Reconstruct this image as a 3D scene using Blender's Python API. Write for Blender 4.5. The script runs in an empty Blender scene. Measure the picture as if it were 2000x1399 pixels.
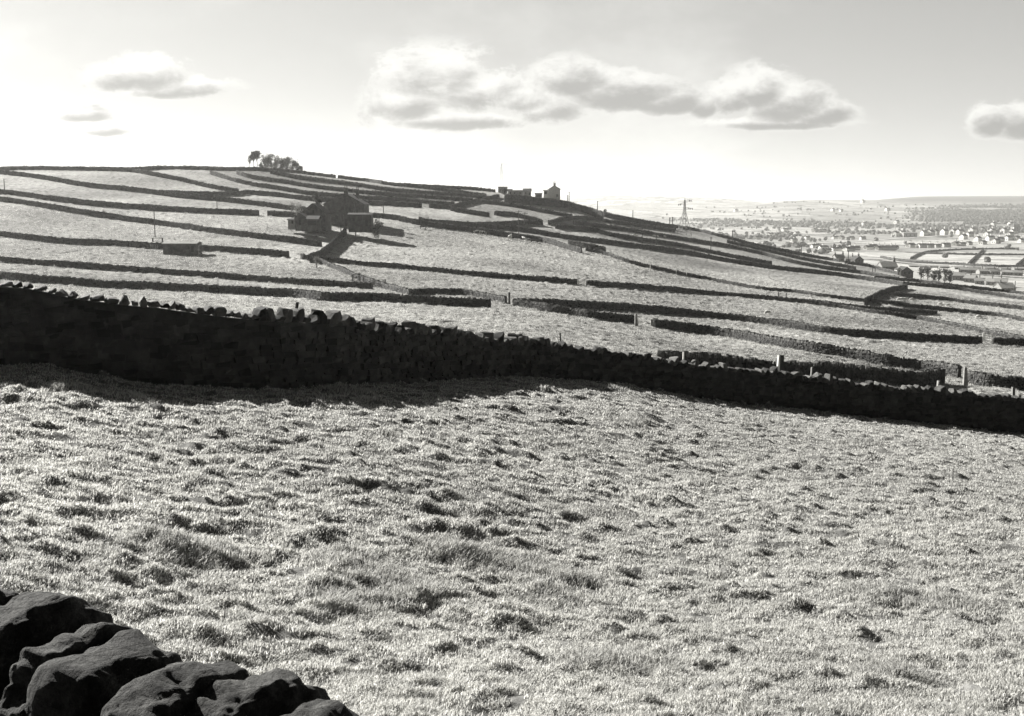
import bpy, math, random
import numpy as np
from mathutils import Vector, Matrix

# ------------------------------------------------------------------ camera, sky, sun, exposure
SC = bpy.context.scene
COL = SC.collection
F = 2144.0                                   # focal length in pixels of the 2000 px wide photograph
PITCH = math.atan((699.5-400)/F)
cam_d = bpy.data.cameras.new("camera"); cam = bpy.data.objects.new("camera", cam_d); COL.objects.link(cam)
cam_d.sensor_width = 36; cam_d.lens = 36*F/2000; cam_d.clip_start = 0.05; cam_d.clip_end = 60000
cam.location = (0, 0, 0); cam.rotation_euler = (math.pi/2-PITCH, 0, 0)
SC.camera = cam
SC.view_settings.view_transform = 'Standard'; SC.view_settings.look = 'None'
SC.view_settings.exposure = 1.57; SC.view_settings.gamma = 1.0; SC.view_settings.use_curve_mapping = False
SUN_AZ, SUN_EL = 48.0, 27.0                  # degrees left of the view direction, above the horizon
sun_d = bpy.data.lights.new("sun", 'SUN'); sun_d.energy = 5.0; sun_d.angle = math.radians(0.5); sun_d.color = (1, .98, .94)
sun = bpy.data.objects.new("sun", sun_d); COL.objects.link(sun)
SDIR = Vector((-math.sin(math.radians(SUN_AZ))*math.cos(math.radians(SUN_EL)), math.cos(math.radians(SUN_AZ))*math.cos(math.radians(SUN_EL)), math.sin(math.radians(SUN_EL))))
sun.rotation_euler = SDIR.to_track_quat('Z', 'Y').to_euler()

class NT:
    def __init__(s, nt): s.nt = nt
    def n(s, typ, **kw):
        nd = s.nt.nodes.new(typ)
        for k, v in kw.items():
            if k.startswith('i_'):
                key = k[2:]; key = int(key) if key.isdigit() else key.replace('_', ' ')
                s.put(nd.inputs[key], v)
            else: setattr(nd, k, v)
        return nd
    def put(s, inp, v):
        if isinstance(v, bpy.types.NodeSocket): s.nt.links.new(v, inp)
        elif isinstance(v, bpy.types.Node): s.nt.links.new(v.outputs[0], inp)
        else: inp.default_value = v
    def m(s, op, a, b=0.0, c=None, clamp=False):
        nd = s.nt.nodes.new('ShaderNodeMath'); nd.operation = op; nd.use_clamp = clamp
        s.put(nd.inputs[0], a); s.put(nd.inputs[1], b)
        if c is not None: s.put(nd.inputs[2], c)
        return nd.outputs[0]
    def ss(s, v, lo, hi, a=0.0, b=1.0):
        nd = s.nt.nodes.new('ShaderNodeMapRange'); nd.interpolation_type = 'SMOOTHSTEP'
        s.put(nd.inputs[0], v); s.put(nd.inputs[1], lo); s.put(nd.inputs[2], hi); s.put(nd.inputs[3], a); s.put(nd.inputs[4], b)
        return nd.outputs[0]
    def noise(s, vec, scale, detail=4, rough=.55, dist=0.0):
        nd = s.nt.nodes.new('ShaderNodeTexNoise'); s.put(nd.inputs['Vector'], vec)
        nd.inputs['Scale'].default_value = scale; nd.inputs['Detail'].default_value = detail
        nd.inputs['Roughness'].default_value = rough; nd.inputs['Distortion'].default_value = dist
        return nd.outputs[0]

TINT = (1.0, 0.995, 0.955)
def px_a(x): return (x-1000)/F/1.009
def px_e(y):
    w = (699.5-y)/F
    return (w*math.cos(PITCH)-math.sin(PITCH))/(math.cos(PITCH)+w*math.sin(PITCH))

world = bpy.data.worlds.new("World"); SC.world = world; world.use_nodes = True
wt = world.node_tree; wt.nodes.clear(); W = NT(wt)
sky = W.n('ShaderNodeTexSky', sky_type='NISHITA', sun_disc=False, sun_elevation=math.radians(SUN_EL), sun_rotation=math.radians(-SUN_AZ))
sky.altitude = 200; sky.air_density = 1.0; sky.dust_density = 1.5; sky.ozone_density = 1.0
sep = W.n('ShaderNodeSeparateColor', i_0=sky)          # black-and-white film behind an orange filter: the red of the sky
base = sep.outputs[0]
tc = W.n('ShaderNodeTexCoord'); dr = tc.outputs['Generated']
sx = W.n('ShaderNodeSeparateXYZ', i_0=dr)
yy = W.m('MAXIMUM', sx.outputs[1], 0.05)
A = W.m('DIVIDE', sx.outputs[0], yy); E = W.m('DIVIDE', sx.outputs[2], yy)
comb = W.n('ShaderNodeCombineXYZ', i_0=A, i_1=W.m('MULTIPLY', E, 1.7), i_2=0.3)
n1 = W.noise(comb, 15.0, 8, .62, .4); n2 = W.noise(comb, 45.0, 6, .65)
# cumulus: (x, y, half width, half height) of each puff, given where it hangs in the sky
PUFFS = [(300,140,100,46),(375,170,118,28),(240,150,75,34),(330,178,110,18),(850,140,150,60),(930,170,120,55),(1010,190,90,45),(790,200,90,40),
         (1110,150,90,45),(1190,175,150,48),(1290,195,95,35),(1060,205,110,45),(1470,170,70,50),(1520,200,105,50),(1590,222,85,30),(1420,190,60,45),(1370,205,40,30),
         (1500,240,180,16),(1920,235,50,38),(1990,235,80,42),(2150,230,130,50),(170,225,60,16),(210,255,60,14),(900,235,190,22),(-250,180,160,50),(2500,190,200,60)]
mx = mb = None
for (x, y, w, h) in PUFFS:
    u = W.m('MULTIPLY', W.m('SUBTRACT', A, px_a(x)), F/w)
    v = W.m('MULTIPLY', W.m('SUBTRACT', E, px_e(y)), F/h)
    d = W.m('SUBTRACT', 1.0, W.m('SQRT', W.m('ADD', W.m('MULTIPLY', u, u), W.m('MULTIPLY', v, v))))
    mx = d if mx is None else W.m('SMOOTH_MAX', mx, d, 0.15)
    bt = W.m('MULTIPLY', W.m('ADD', W.m('ADD', W.m('MULTIPLY', v, -.95), W.m('MULTIPLY', u, .30)), .42), W.m('MULTIPLY', d, 1.9, clamp=True))
    mb = bt if mb is None else W.m('SMOOTH_MAX', mb, bt, 0.15)
dens = W.m('ADD', mx, W.m('MULTIPLY', W.m('SUBTRACT', n1, .5), 1.75))
dens = W.m('ADD', dens, W.m('MULTIPLY', W.m('SUBTRACT', n2, .5), .95))
mask = W.ss(dens, -.03, 0.30)
# thickness shows as a grey body, low in each cloud; rims stay bright
grey = W.ss(W.m('ADD', W.m('ADD', mb, W.m('MULTIPLY', W.m('SUBTRACT', n1, .5), 1.7)), W.m('MULTIPLY', W.m('SUBTRACT', n2, .5), .8)), -.05, .85)
veil = W.m('MULTIPLY', W.ss(W.noise(comb, 3.0, 6, .6), .42, .72), .07)
CLOUD_BRIGHT, CLOUD_GREY = 0.33, 0.155
cl = W.m('SUBTRACT', CLOUD_BRIGHT, W.m('MULTIPLY', grey, CLOUD_BRIGHT-CLOUD_GREY))
SKY_S = 0.10
basev = W.m('MULTIPLY', base, SKY_S)
front = W.ss(sx.outputs[1], -.1, .25)
mask = W.m('MULTIPLY', mask, front)
horizon = W.m('MULTIPLY', W.m('EXPONENT', W.m('MULTIPLY', W.m('MAXIMUM', sx.outputs[2], 0.0), -20.0)), .17)   # thick bright air low down
high = W.ss(sx.outputs[2], .17, .55, 1.0, .14)      # the upper sky is deep blue, dark behind the filter
soft = W.m('MULTIPLY', W.m('MULTIPLY', W.m('SUBTRACT', 1.0, W.m('EXPONENT', W.m('MULTIPLY', basev, -1/.18))), .188), high)
soft = W.m('ADD', soft, W.m('MINIMUM', W.m('MULTIPLY', basev, .062), .07))
soft = W.m('MULTIPLY', soft, W.ss(sx.outputs[1], -.4, .6, .18, 1.0))
skyv = W.m('ADD', soft, W.m('MULTIPLY', W.m('ADD', veil, horizon), front))
mixv = W.m('ADD', W.m('MULTIPLY', skyv, W.m('SUBTRACT', 1.0, mask)), W.m('MULTIPLY', cl, mask))
tint = W.n('ShaderNodeCombineColor', i_0=W.m('MULTIPLY', mixv, TINT[0]/SKY_S), i_1=W.m('MULTIPLY', mixv, TINT[1]/SKY_S), i_2=W.m('MULTIPLY', mixv, TINT[2]/SKY_S))
bg = W.n('ShaderNodeBackground', i_0=tint, i_1=SKY_S)
wo = W.n('ShaderNodeOutputWorld', i_0=bg)

# ------------------------------------------------------------------ helpers
rng = np.random.default_rng(7)
random.seed(7)
MATS = {}
def tag(o, label=None, cat=None, group=None, kind=None):
    if label: o['label'] = label
    if cat: o['category'] = cat
    if group: o['group'] = group
    if kind: o['kind'] = kind
    return o
def mesh_obj(name, V, Fc, mat, parent=None, smooth=False, attr=None):
    """Fc: (M,4) or (M,3) int array, or a list of tuples"""
    me = bpy.data.meshes.new(name)
    V = np.asarray(V, dtype=np.float32)
    if isinstance(Fc, np.ndarray):
        k = Fc.shape[1]; m = Fc.shape[0]
        me.vertices.add(len(V)); me.vertices.foreach_set('co', V.ravel())
        me.loops.add(m*k); me.loops.foreach_set('vertex_index', Fc.astype(np.int32).ravel())
        me.polygons.add(m); me.polygons.foreach_set('loop_start', np.arange(0, m*k, k, dtype=np.int32))
        me.update(calc_edges=True)
        me.polygons.foreach_set('use_smooth', np.full(m, smooth))
    else:
        me.from_pydata([tuple(map(float, v)) for v in V], [], [tuple(map(int, f)) for f in Fc])
        if smooth: me.polygons.foreach_set('use_smooth', np.full(len(Fc), True))
    if attr:
        for nm, vals in attr.items():
            at = me.attributes.new(nm, 'FLOAT', 'POINT'); at.data.foreach_set('value', np.asarray(vals, dtype=np.float32))
    me.update()
    if mat: me.materials.append(mat)
    o = bpy.data.objects.new(name, me); COL.objects.link(o)
    if parent: o.parent = parent
    return o
def empty(name, loc, rz=0.0):
    o = bpy.data.objects.new(name, None); COL.objects.link(o); o.location = loc; o.rotation_euler = (0, 0, rz); o.empty_display_size = .3
    return o
class MB:
    """collects boxes, prisms and tubes into one mesh"""
    def __init__(s): s.v = []; s.f = []
    def add(s, vs, fs):
        b = len(s.v); s.v += [tuple(v) for v in vs]; s.f += [tuple(i+b for i in f) for f in fs]
    def box(s, x0, x1, y0, y1, z0, z1):
        s.add([(x0,y0,z0),(x1,y0,z0),(x1,y1,z0),(x0,y1,z0),(x0,y0,z1),(x1,y0,z1),(x1,y1,z1),(x0,y1,z1)],
              [(0,3,2,1),(4,5,6,7),(0,1,5,4),(1,2,6,5),(2,3,7,6),(3,0,4,7)])
    def tube(s, p, q, r0, r1=None, n=6):
        r1 = r0 if r1 is None else r1
        p = Vector(p); q = Vector(q); d = (q-p)
        if d.length < 1e-6: return
        d.normalize(); u = d.orthogonal().normalized(); w = d.cross(u)
        vs = []
        for (c, r) in ((p, r0), (q, r1)):
            for k in range(n):
                t = 2*math.pi*k/n; vs.append(c+u*math.cos(t)*r+w*math.sin(t)*r)
        s.add(vs, [(k, (k+1) % n, n+(k+1) % n, n+k) for k in range(n)]+[tuple(range(n-1, -1, -1)), tuple(range(n, 2*n))])
    def prism(s, prof, y0, y1):      # profile in xz pushed along y
        n = len(prof)
        s.add([(x, y0, z) for x, z in prof]+[(x, y1, z) for x, z in prof],
              [tuple(range(n)), tuple(range(2*n-1, n-1, -1))]+[(k, n+k, n+(k+1) % n, (k+1) % n) for k in range(n)])
    def slab(s, quad, t):            # four corners of the underside, thickness t along the normal
        a, b, c, d = [Vector(p) for p in quad]; n = (b-a).cross(d-a).normalized()*t
        s.add([a, b, c, d, a+n, b+n, c+n, d+n], [(0,3,2,1),(4,5,6,7),(0,1,5,4),(1,2,6,5),(2,3,7,6),(3,0,4,7)])
    def build(s, name, mat, parent=None, smooth=False): return mesh_obj(name, s.v, s.f, mat, parent, smooth)

# -- value noise in numpy
def _h(ix, iy, seed):
    n = (ix.astype(np.int64)*374761393+iy.astype(np.int64)*668265263+seed*1442695041) & 0x7fffffff
    n = ((n ^ (n >> 13))*1274126177) & 0x7fffffff
    n = (n ^ (n >> 16)) & 0xffff
    return n/65535.0
def vnoise(x, y, seed=0):
    ix = np.floor(x); iy = np.floor(y); fx = x-ix; fy = y-iy
    fx = fx*fx*fx*(fx*(fx*6-15)+10); fy = fy*fy*fy*(fy*(fy*6-15)+10)
    a = _h(ix, iy, seed); b = _h(ix+1, iy, seed); c = _h(ix, iy+1, seed); d = _h(ix+1, iy+1, seed)
    return (a+(b-a)*fx)*(1-fy)+(c+(d-c)*fx)*fy
def fbm(x, y, scale, octs=3, seed=0, gain=.5):
    t = 0; amp = 1; tot = 0; ca, sa = math.cos(.6), math.sin(.6)
    for k in range(octs):
        t = t+amp*vnoise(x/scale, y/scale, seed+k*17); tot += amp; amp *= gain; scale /= 2.03
        x, y = x*ca-y*sa, x*sa+y*ca
    return t/tot
def pchip(xs, ys, xq):
    xs = np.asarray(xs, float); ys = np.asarray(ys, float); h = np.diff(xs); d = np.diff(ys)/h
    m = np.zeros(len(xs)); m[0] = d[0]; m[-1] = d[-1]
    for i in range(1, len(xs)-1):
        if d[i-1]*d[i] > 0:
            w1 = 2*h[i]+h[i-1]; w2 = h[i]+2*h[i-1]; m[i] = (w1+w2)/(w1/d[i-1]+w2/d[i])
    q = np.clip(xq, xs[0], xs[-1]); k = np.clip(np.searchsorted(xs, q, side='right')-1, 0, len(xs)-2)
    t = (q-xs[k])/h[k]; t2 = t*t; t3 = t2*t
    return (2*t3-3*t2+1)*ys[k]+(t3-2*t2+t)*h[k]*m[k]+(-2*t3+3*t2)*ys[k+1]+(t3-t2)*h[k]*m[k+1]

# ------------------------------------------------------------------ the lie of the land
FAR_L = [(2000,455),(3000,446),(4300,425),(5500,405),(7000,390),(8000,383),(11000,400),(16000,420)]
T = {
-700: [(.4,12000),(1.5,2830),(4,1600),(8,1230),(12,985),(18,795),(24,700),(45,632),(80,590),(120,563),(160,543),(195,508),(260,452),(320,398),(370,362),(430,334),(480,327),(600,335),(900,380),(1300,440)]+FAR_L,
0:    [(.4,12000),(1.5,2830),(4,1640),(8,1300),(12,1040),(18,825),(22,745),(25,700),(45,640),(80,595),(120,570),(160,549),(195,516),(260,460),(320,402),(362,367),(415,336),(455,328),(600,337),(900,380),(1300,440)]+FAR_L,
250:  [(.4,12000),(1.5,2830),(4,1690),(8,1350),(12,1090),(18,862),(22,782),(26,734),(45,665),(80,615),(120,588),(158,567),(192,534),(250,484),(300,440),(335,402),(380,370),(425,338),(458,330),(600,341),(900,385),(1300,440)]+FAR_L,
500:  [(.4,12000),(1.5,2830),(4,1740),(8,1390),(12,1130),(18,893),(23,788),(28,745),(45,690),(80,633),(120,601),(152,579),(185,553),(240,497),(285,452),(330,417),(385,384),(430,355),(468,333),(600,346),(900,395),(1300,445)]+FAR_L,
750:  [(.4,12000),(1.5,2830),(4,1750),(8,1400),(12,1160),(18,918),(25,792),(33,744),(45,708),(80,655),(120,613),(148,590),(175,566),(205,540),(250,500),(290,462),(330,430),(395,399),(450,374),(505,359),(650,372),(900,405),(1300,447)]+FAR_L,
1000: [(.4,12000),(1.5,2830),(4,1750),(8,1400),(12,1190),(20,920),(30,783),(39,734),(50,705),(80,660),(110,630),(145,602),(200,556),(250,513),(300,480),(345,459),(390,430),(450,400),(510,380),(660,392),(900,425),(1300,452)]+FAR_L,
1200: [(.4,12000),(1.5,2830),(4,1750),(8,1400),(12,1210),(20,955),(32,800),(42,748),(55,722),(80,688),(120,642),(160,612),(210,568),(270,527),(325,494),(380,472),(435,447),(490,430),(540,421),(700,438),(1000,460),(1400,470),(2000,462),(2600,450),(3300,434),(4300,416),(5500,402),(7000,388),(8000,382),(11000,400),(16000,420)],
1400: [(.4,12000),(1.5,2830),(4,1750),(8,1400),(12,1220),(20,980),(32,838),(44,780),(60,740),(90,702),(130,664),(170,630),(220,595),(280,559),(340,528),(395,508),(445,490),(505,473),(570,460),(720,476),(1200,486),(1500,478),(2000,464),(2600,450),(3300,432),(4300,412),(5000,402),(7000,392),(8000,387),(11000,400),(16000,420)],
1600: [(.4,12000),(1.5,2830),(4,1750),(8,1400),(12,1220),(20,990),(32,858),(46,802),(60,768),(90,718),(130,675),(180,638),(230,602),(290,569),(370,543),(450,526),(515,513),(575,505),(660,515),(800,516),(1000,508),(1500,486),(2000,468),(2600,450),(3300,430),(4300,405),(5000,391),(6000,398),(7000,403),(11000,410),(16000,420)],
1700: [(.4,12000),(1.5,2830),(4,1750),(8,1400),(12,1225),(20,995),(32,865),(46.5,814),(60,779),(90,731),(130,687),(180,644),(230,610),(290,577),(360,556),(440,541),(505,528),(560,521),(660,533),(800,526),(1000,514),(1500,488),(2000,469),(2600,450),(3300,430),(4300,406),(5100,391),(6200,392),(8000,392),(11000,400),(16000,417)],
1755: [(.4,12000),(1.5,2830),(4,1750),(8,1400),(12,1228),(20,998),(32,869),(47,820),(60,785),(90,738),(130,694),(180,647),(230,614),(290,580),(360,561),(440,546),(495,535),(545,538),(650,546),(800,533),(1000,518),(1500,489),(2000,469),(2600,450),(3300,430),(4300,406),(5200,391),(6400,389),(8000,387),(11000,397),(16000,416)],
1800: [(.4,12000),(1.5,2830),(4,1750),(8,1400),(12,1230),(20,1000),(32,872),(47,826),(60,790),(90,744),(130,700),(180,651),(240,616),(285,593),(355,565),(420,553),(460,549),(530,559),(650,552),(800,536),(1000,520),(1500,490),(2000,470),(2600,450),(3300,430),(4300,406),(5300,392),(6500,386),(8000,384),(11000,395),(16000,415)],
2000: [(.4,12000),(1.5,2830),(4,1750),(8,1400),(12,1230),(20,1010),(32,892),(48,846),(60,804),(90,762),(130,712),(180,662),(235,634),(275,611),(345,588),(400,577),(440,573),(510,584),(620,571),(800,545),(1000,522),(1500,490),(2000,470),(2600,450),(3300,430),(4300,406),(5300,392),(6500,386),(8000,383),(11000,395),(16000,415)],
2700: [(.4,12000),(1.5,2830),(4,1750),(8,1400),(12,1240),(20,1060),(32,950),(48,905),(60,870),(90,830),(130,770),(180,705),(235,678),(275,655),(345,625),(400,612),(440,607),(510,606),(620,580),(800,550),(1000,525),(1500,490),(2000,470),(2600,450),(3300,430),(4300,406),(5300,392),(6500,386),(8000,382),(11000,395),(16000,415)],
}
xs = sorted(T); LR = np.linspace(math.log(.4), math.log(16000), 700)
tab = np.array([pchip([math.log(r) for r, _ in T[x]], [px_e(y) if y < 11000 else -1.7/.4 for _, y in T[x]], LR) for x in xs])
AC = np.linspace(px_a(-700), px_a(2700), 340)
ac = np.array([px_a(x) for x in xs])
EG = np.array([pchip(ac, tab[:, j], AC) for j in range(len(LR))]).T      # e on (column, log range)
for _ in range(2):   # soften the creases between columns
    EG[1:-1] = (EG[:-2]+2*EG[1:-1]+EG[2:])/4
def e_at(a, r):
    a = np.asarray(a, float); r = np.asarray(r, float)
    ia = np.clip((a-AC[0])/(AC[1]-AC[0]), 0, len(AC)-1.001); ir = np.clip((np.log(np.maximum(r, .4))-LR[0])/(LR[1]-LR[0]), 0, len(LR)-1.001)
    i = ia.astype(int); j = ir.astype(int); fa = ia-i; fr = ir-j
    return (EG[i, j]*(1-fr)+EG[i, j+1]*fr)*(1-fa)+(EG[i+1, j]*(1-fr)+EG[i+1, j+1]*fr)*fa
def smooth01(x, a, b):
    t = np.clip((x-a)/(b-a), 0, 1); return t*t*(3-2*t)
def zmac(x, y):      # ground without its small bumps
    x = np.asarray(x, float); y = np.maximum(np.asarray(y, float), .4)
    return e_at(x/y, y)*y+(fbm(x, y, 9.0, 2, 3)-.5)*.28*smooth01(y, 5, 12)*(1-smooth01(y, 60, 130))
def zbump(x, y):
    y = np.asarray(y, float)
    near = (1-smooth01(y, 46, 66)); far = smooth01(y, 46, 66)*(1-smooth01(y, 620, 800))
    n_a = fbm(x, y*1.3, .58, 3, 21); n_b = fbm(x, y, .33, 2, 5); n_c = fbm(x+40, y*1.2, 2.4, 2, 9)
    n_d = fbm(x, y*1.2, .36, 2, 91)
    b = near*((np.maximum(n_a-.5, -.12))*.17+(n_b-.5)*.10+(np.maximum(n_c-.70, 0))*.22+np.maximum(n_d-.6, 0)*.28)
    n_f = fbm(x*.75, y*1.1, .85, 2, 33)
    b = b+far*((n_f-.5)*.12+np.maximum(n_f-.62, 0)*(.45+.35*smooth01(y, 90, 220))+np.maximum(n_c-.66, 0)*.3)
    return b*smooth01(y, .6, 4)
def ground(x, y): return zmac(x, y)+zbump(x, y)
def ray(x, y):
    w = (699.5-y)/F; Y = math.cos(PITCH)+w*math.sin(PITCH)
    return ((x-1000)/F)/Y, (w*math.cos(PITCH)-math.sin(PITCH))/Y
def hit(x, y, h=0.0, rmin=60, rmax=900):
    """range at which the sight line through photo point (x, y) passes h above the ground"""
    a, e = ray(x, y); r = np.exp(np.linspace(math.log(rmin), math.log(rmax), 1500))
    g = e*r-h-e_at(a, r)*r
    k = np.where((g[:-1] > 0) & (g[1:] <= 0))[0]
    if len(k):
        k = k[0]; t = g[k]/(g[k]-g[k+1]); rr = r[k]+(r[k+1]-r[k])*t
    else: rr = r[np.argmin(np.abs(g)/r)]
    return a*rr, rr
def at_r(x, y, r):
    a, e = ray(x, y); return a*r, r, e*r

# ------------------------------------------------------------------ materials
def new_mat(name):
    m = bpy.data.materials.new(name); m.use_nodes = True; m.node_tree.nodes.clear(); return m, NT(m.node_tree)
def grey_out(N, v, rough=.9, bump=None, bs=.3, bd=.02, transl=0.0, spec=.2):
    c = N.n('ShaderNodeCombineColor', i_0=N.m('MULTIPLY', v, TINT[0]), i_1=N.m('MULTIPLY', v, TINT[1]), i_2=N.m('MULTIPLY', v, TINT[2]))
    b = N.n('ShaderNodeBsdfPrincipled'); N.put(b.inputs['Base Color'], c.outputs[0]); b.inputs['Roughness'].default_value = rough
    b.inputs['Specular IOR Level'].default_value = spec
    if bump is not None:
        bp = N.n('ShaderNodeBump', i_Strength=bs, i_Distance=bd); N.put(bp.inputs['Height'], bump); N.put(b.inputs['Normal'], bp.outputs[0])
    out = b.outputs[0]
    if transl > 0:
        t = N.n('ShaderNodeBsdfTranslucent'); N.put(t.inputs[0], c.outputs[0])
        mx = N.n('ShaderNodeMixShader', i_0=transl, i_1=out, i_2=t.outputs[0]); out = mx.outputs[0]
    N.n('ShaderNodeOutputMaterial', i_0=out)
def simple(name, lo, hi, scale=3.0, rough=.85, bs=.3, bd=.02, detail=5, transl=0.0, spec=.2, coord='Object', stretch=(1,1,1)):
    if name in MATS: return MATS[name]
    m, N = new_mat(name); t = N.n('ShaderNodeTexCoord')
    mp = N.n('ShaderNodeMapping', i_0=t.outputs[coord]); mp.inputs['Scale'].default_value = stretch
    n = N.noise(mp, scale, detail, .6); v = N.ss(n, .3, .7, lo, hi)
    grey_out(N, v, rough, N.noise(mp, scale*4, 4), bs, bd, transl, spec); MATS[name] = m; return m

def ground_material():
    m, N = new_mat('rough_pasture'); g = N.n('ShaderNodeNewGeometry'); P = g.outputs['Position']
    at = N.n('ShaderNodeAttribute', attribute_name='tone'); 
    n1 = N.noise(P, .9, 6, .65); n2 = N.noise(P, .035, 3, .5); n3 = N.noise(P, 6.0, 4, .7)
    v = N.m('MULTIPLY', at.outputs['Fac'], N.ss(n1, .3, .68, .62, 1.25))
    v = N.m('MULTIPLY', v, N.ss(n2, .3, .7, .72, 1.18)); v = N.m('MULTIPLY', v, N.ss(n3, .3, .7, .75, 1.18))
    grey_out(N, v, .95, N.noise(P, 3.5, 6, .7), .6, .12, 0, .05); return m
def stone_material(name, lo, hi, bs=.6, bd=.03, scale=2.5, seedattr=True, grain=0.0):
    m, N = new_mat(name); t = N.n('ShaderNodeTexCoord'); P = t.outputs['Object']
    n = N.noise(P, scale, 6, .65); v = N.ss(n, .3, .7, lo, hi)
    if seedattr:
        g = N.n('ShaderNodeNewGeometry'); v = N.m('MULTIPLY', v, N.ss(g.outputs['Random Per Island'], 0, 1, .35, 1.9))
    lich = N.ss(N.noise(P, scale*2.3, 5, .6), .60, .70); v = N.m('ADD', v, N.m('MULTIPLY', lich, hi*.7))
    hgt = N.noise(P, scale*5, 6, .65)
    if grain:
        hgt = N.m('ADD', hgt, N.m('MULTIPLY', N.noise(P, 70.0, 6, .75), grain)); v = N.m('MULTIPLY', v, N.ss(N.noise(P, 90.0, 4, .7), .3, .7, .6, 1.5))
    grey_out(N, v, .9, hgt, bs, bd, 0, .25); return m
M_ground = ground_material()
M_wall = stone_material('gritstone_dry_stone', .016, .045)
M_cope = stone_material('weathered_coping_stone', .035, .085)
M_boulder = stone_material('foreground_gritstone', .03, .125, 1.0, .05, 5.0, True, .8)
M_house = stone_material('sooty_coursed_stone', .035, .13, .6, .04, .9, False)
M_pale = simple('pale_render', .68, .82, 1.2)
M_mid = simple('mid_grey_stone', .16, .26, 1.5)
M_slate = simple('stone_slate_roof', .022, .055, 2.0, .8, .5, .03)
M_slate_pale = simple('pale_slate_roof', .20, .32, 2.0, .45)
M_dark = simple('dark_opening', .01, .02, 1.0)
M_wood = simple('weathered_timber', .10, .20, 6.0, stretch=(4,4,.6))
M_pole = simple('creosoted_pole', .04, .07, 5.0)
M_paint = simple('white_paint', .65, .8, 3.0, .5)
M_steel = simple('galvanised_steel', .12, .20, 3.0, .5)
M_glass = simple('window_glass', .02, .05, 1.0, .1, 0, 0, spec=.6)
M_bark = simple('tree_bark', .05, .09, 4.0)
M_leaf = simple('autumn_leaves', .05, .13, 1.2, .8, 0, 0, transl=.3)
M_twig = simple('thin_twigs', .13, .24, 1.2, .8, 0, 0, transl=.3)
M_needle = simple('pine_needles', .03, .06, 1.2, .8, 0, 0, transl=.15)
M_wool = simple('sheep_wool', .55, .75, 8.0)
M_track = simple('trodden_track', .30, .42, 2.0)

# ------------------------------------------------------------------ ground sheet
def build_ground():
    aa = np.concatenate([np.linspace(AC[0]*1.0, -.53, 60, endpoint=False), np.linspace(-.53, .53, 1100, endpoint=False), np.linspace(.53, AC[-1], 60)])
    rr = [.4]
    while rr[-1] < 16000:
        r = rr[-1]
        if r < 8: d = .25
        elif r < 50: d = .11
        elif r < 700: d = .16+(r-50)*.0021
        elif r < 6000: d = r*.007
        else: d = r*.03
        rr.append(r+d)
    rr = np.array(rr); AA, RR = np.meshgrid(aa, rr, indexing='ij'); X = AA*RR; Y = RR
    Z = ground(X, Y)
    nc, nr = AA.shape
    # tone: dry grass on the near hill; moor, and valley fields and woodland floor lightened to stand in for haze
    PX = 1000+AA*F*1.009; PY = 400-(Z/Y)*F
    patchy = fbm(X, Y, 18.0, 3, 77)
    dark = smooth01(fbm(X*.6, Y, 46.0, 3, 12), .50, .68)
    tone = .335+(patchy-.5)*.10-.13*(1-smooth01(Y, 40, 60))-.09*dark*smooth01(Y, 60, 120)
    tone -= .05*np.maximum(fbm(X, Y, 1.6, 3, 50)-.52, 0)*6*smooth01(Y, 40, 100)
    far = smooth01(Y, 700, 900)+smooth01(Y, 430, 520)*smooth01(X/Y, px_a(1640), px_a(1800)); far = np.clip(far, 0, 1)
    u = (X*.94+Y*.34+fbm(X, Y, 500, 2, 8)*260)/190; v = (-X*.34+Y*.94+fbm(X, Y, 420, 2, 4)*200)/260
    row = np.floor(v); u2 = u+_h(row, row*0, 5)*7; cell = _h(np.floor(u2), row, 9)
    edge = np.minimum(np.minimum(v-row, 1-(v-row))*260, np.minimum(u2-np.floor(u2), 1-(u2-np.floor(u2)))*190)
    ft = .24+.22*cell; ft = np.where(edge < 4+Y*.0016, .10, ft)
    wood = smooth01(fbm(X, Y, 420, 4, 91), .56, .62)*smooth01(Y, 1600, 2100)*(1-smooth01(Y, 3300, 4200))
    wood = np.maximum(wood, smooth01(fbm(X, Y, 260, 4, 14), .44, .52)*smooth01(PX, 1740, 1860)*smooth01(PY, 398, 408)*(1-smooth01(PY, 448, 456)))
    moor = smooth01(Y, 4600, 5400)*smooth01(PX, 1600, 1750)
    wood = wood*(.45+.55*smooth01(PX, 1720, 1840)); ft = ft*(1-wood)+.10*wood; ft = ft*(1-moor)+.11*moor
    tone = tone*(1-far)+ft*far
    V = np.stack([X, Y, Z], -1).reshape(-1, 3)
    idx = np.arange(nc*nr).reshape(nc, nr)
    Q = np.stack([idx[:-1, :-1], idx[1:, :-1], idx[1:, 1:], idx[:-1, 1:]], -1).reshape(-1, 4)
    o = mesh_obj('ground', V, Q, M_ground, None, True, {'tone': tone.ravel()})
    tag(o, 'rough pasture hillside falling to a broad hazy valley of fields', 'ground', kind='structure')
build_ground()

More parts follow.
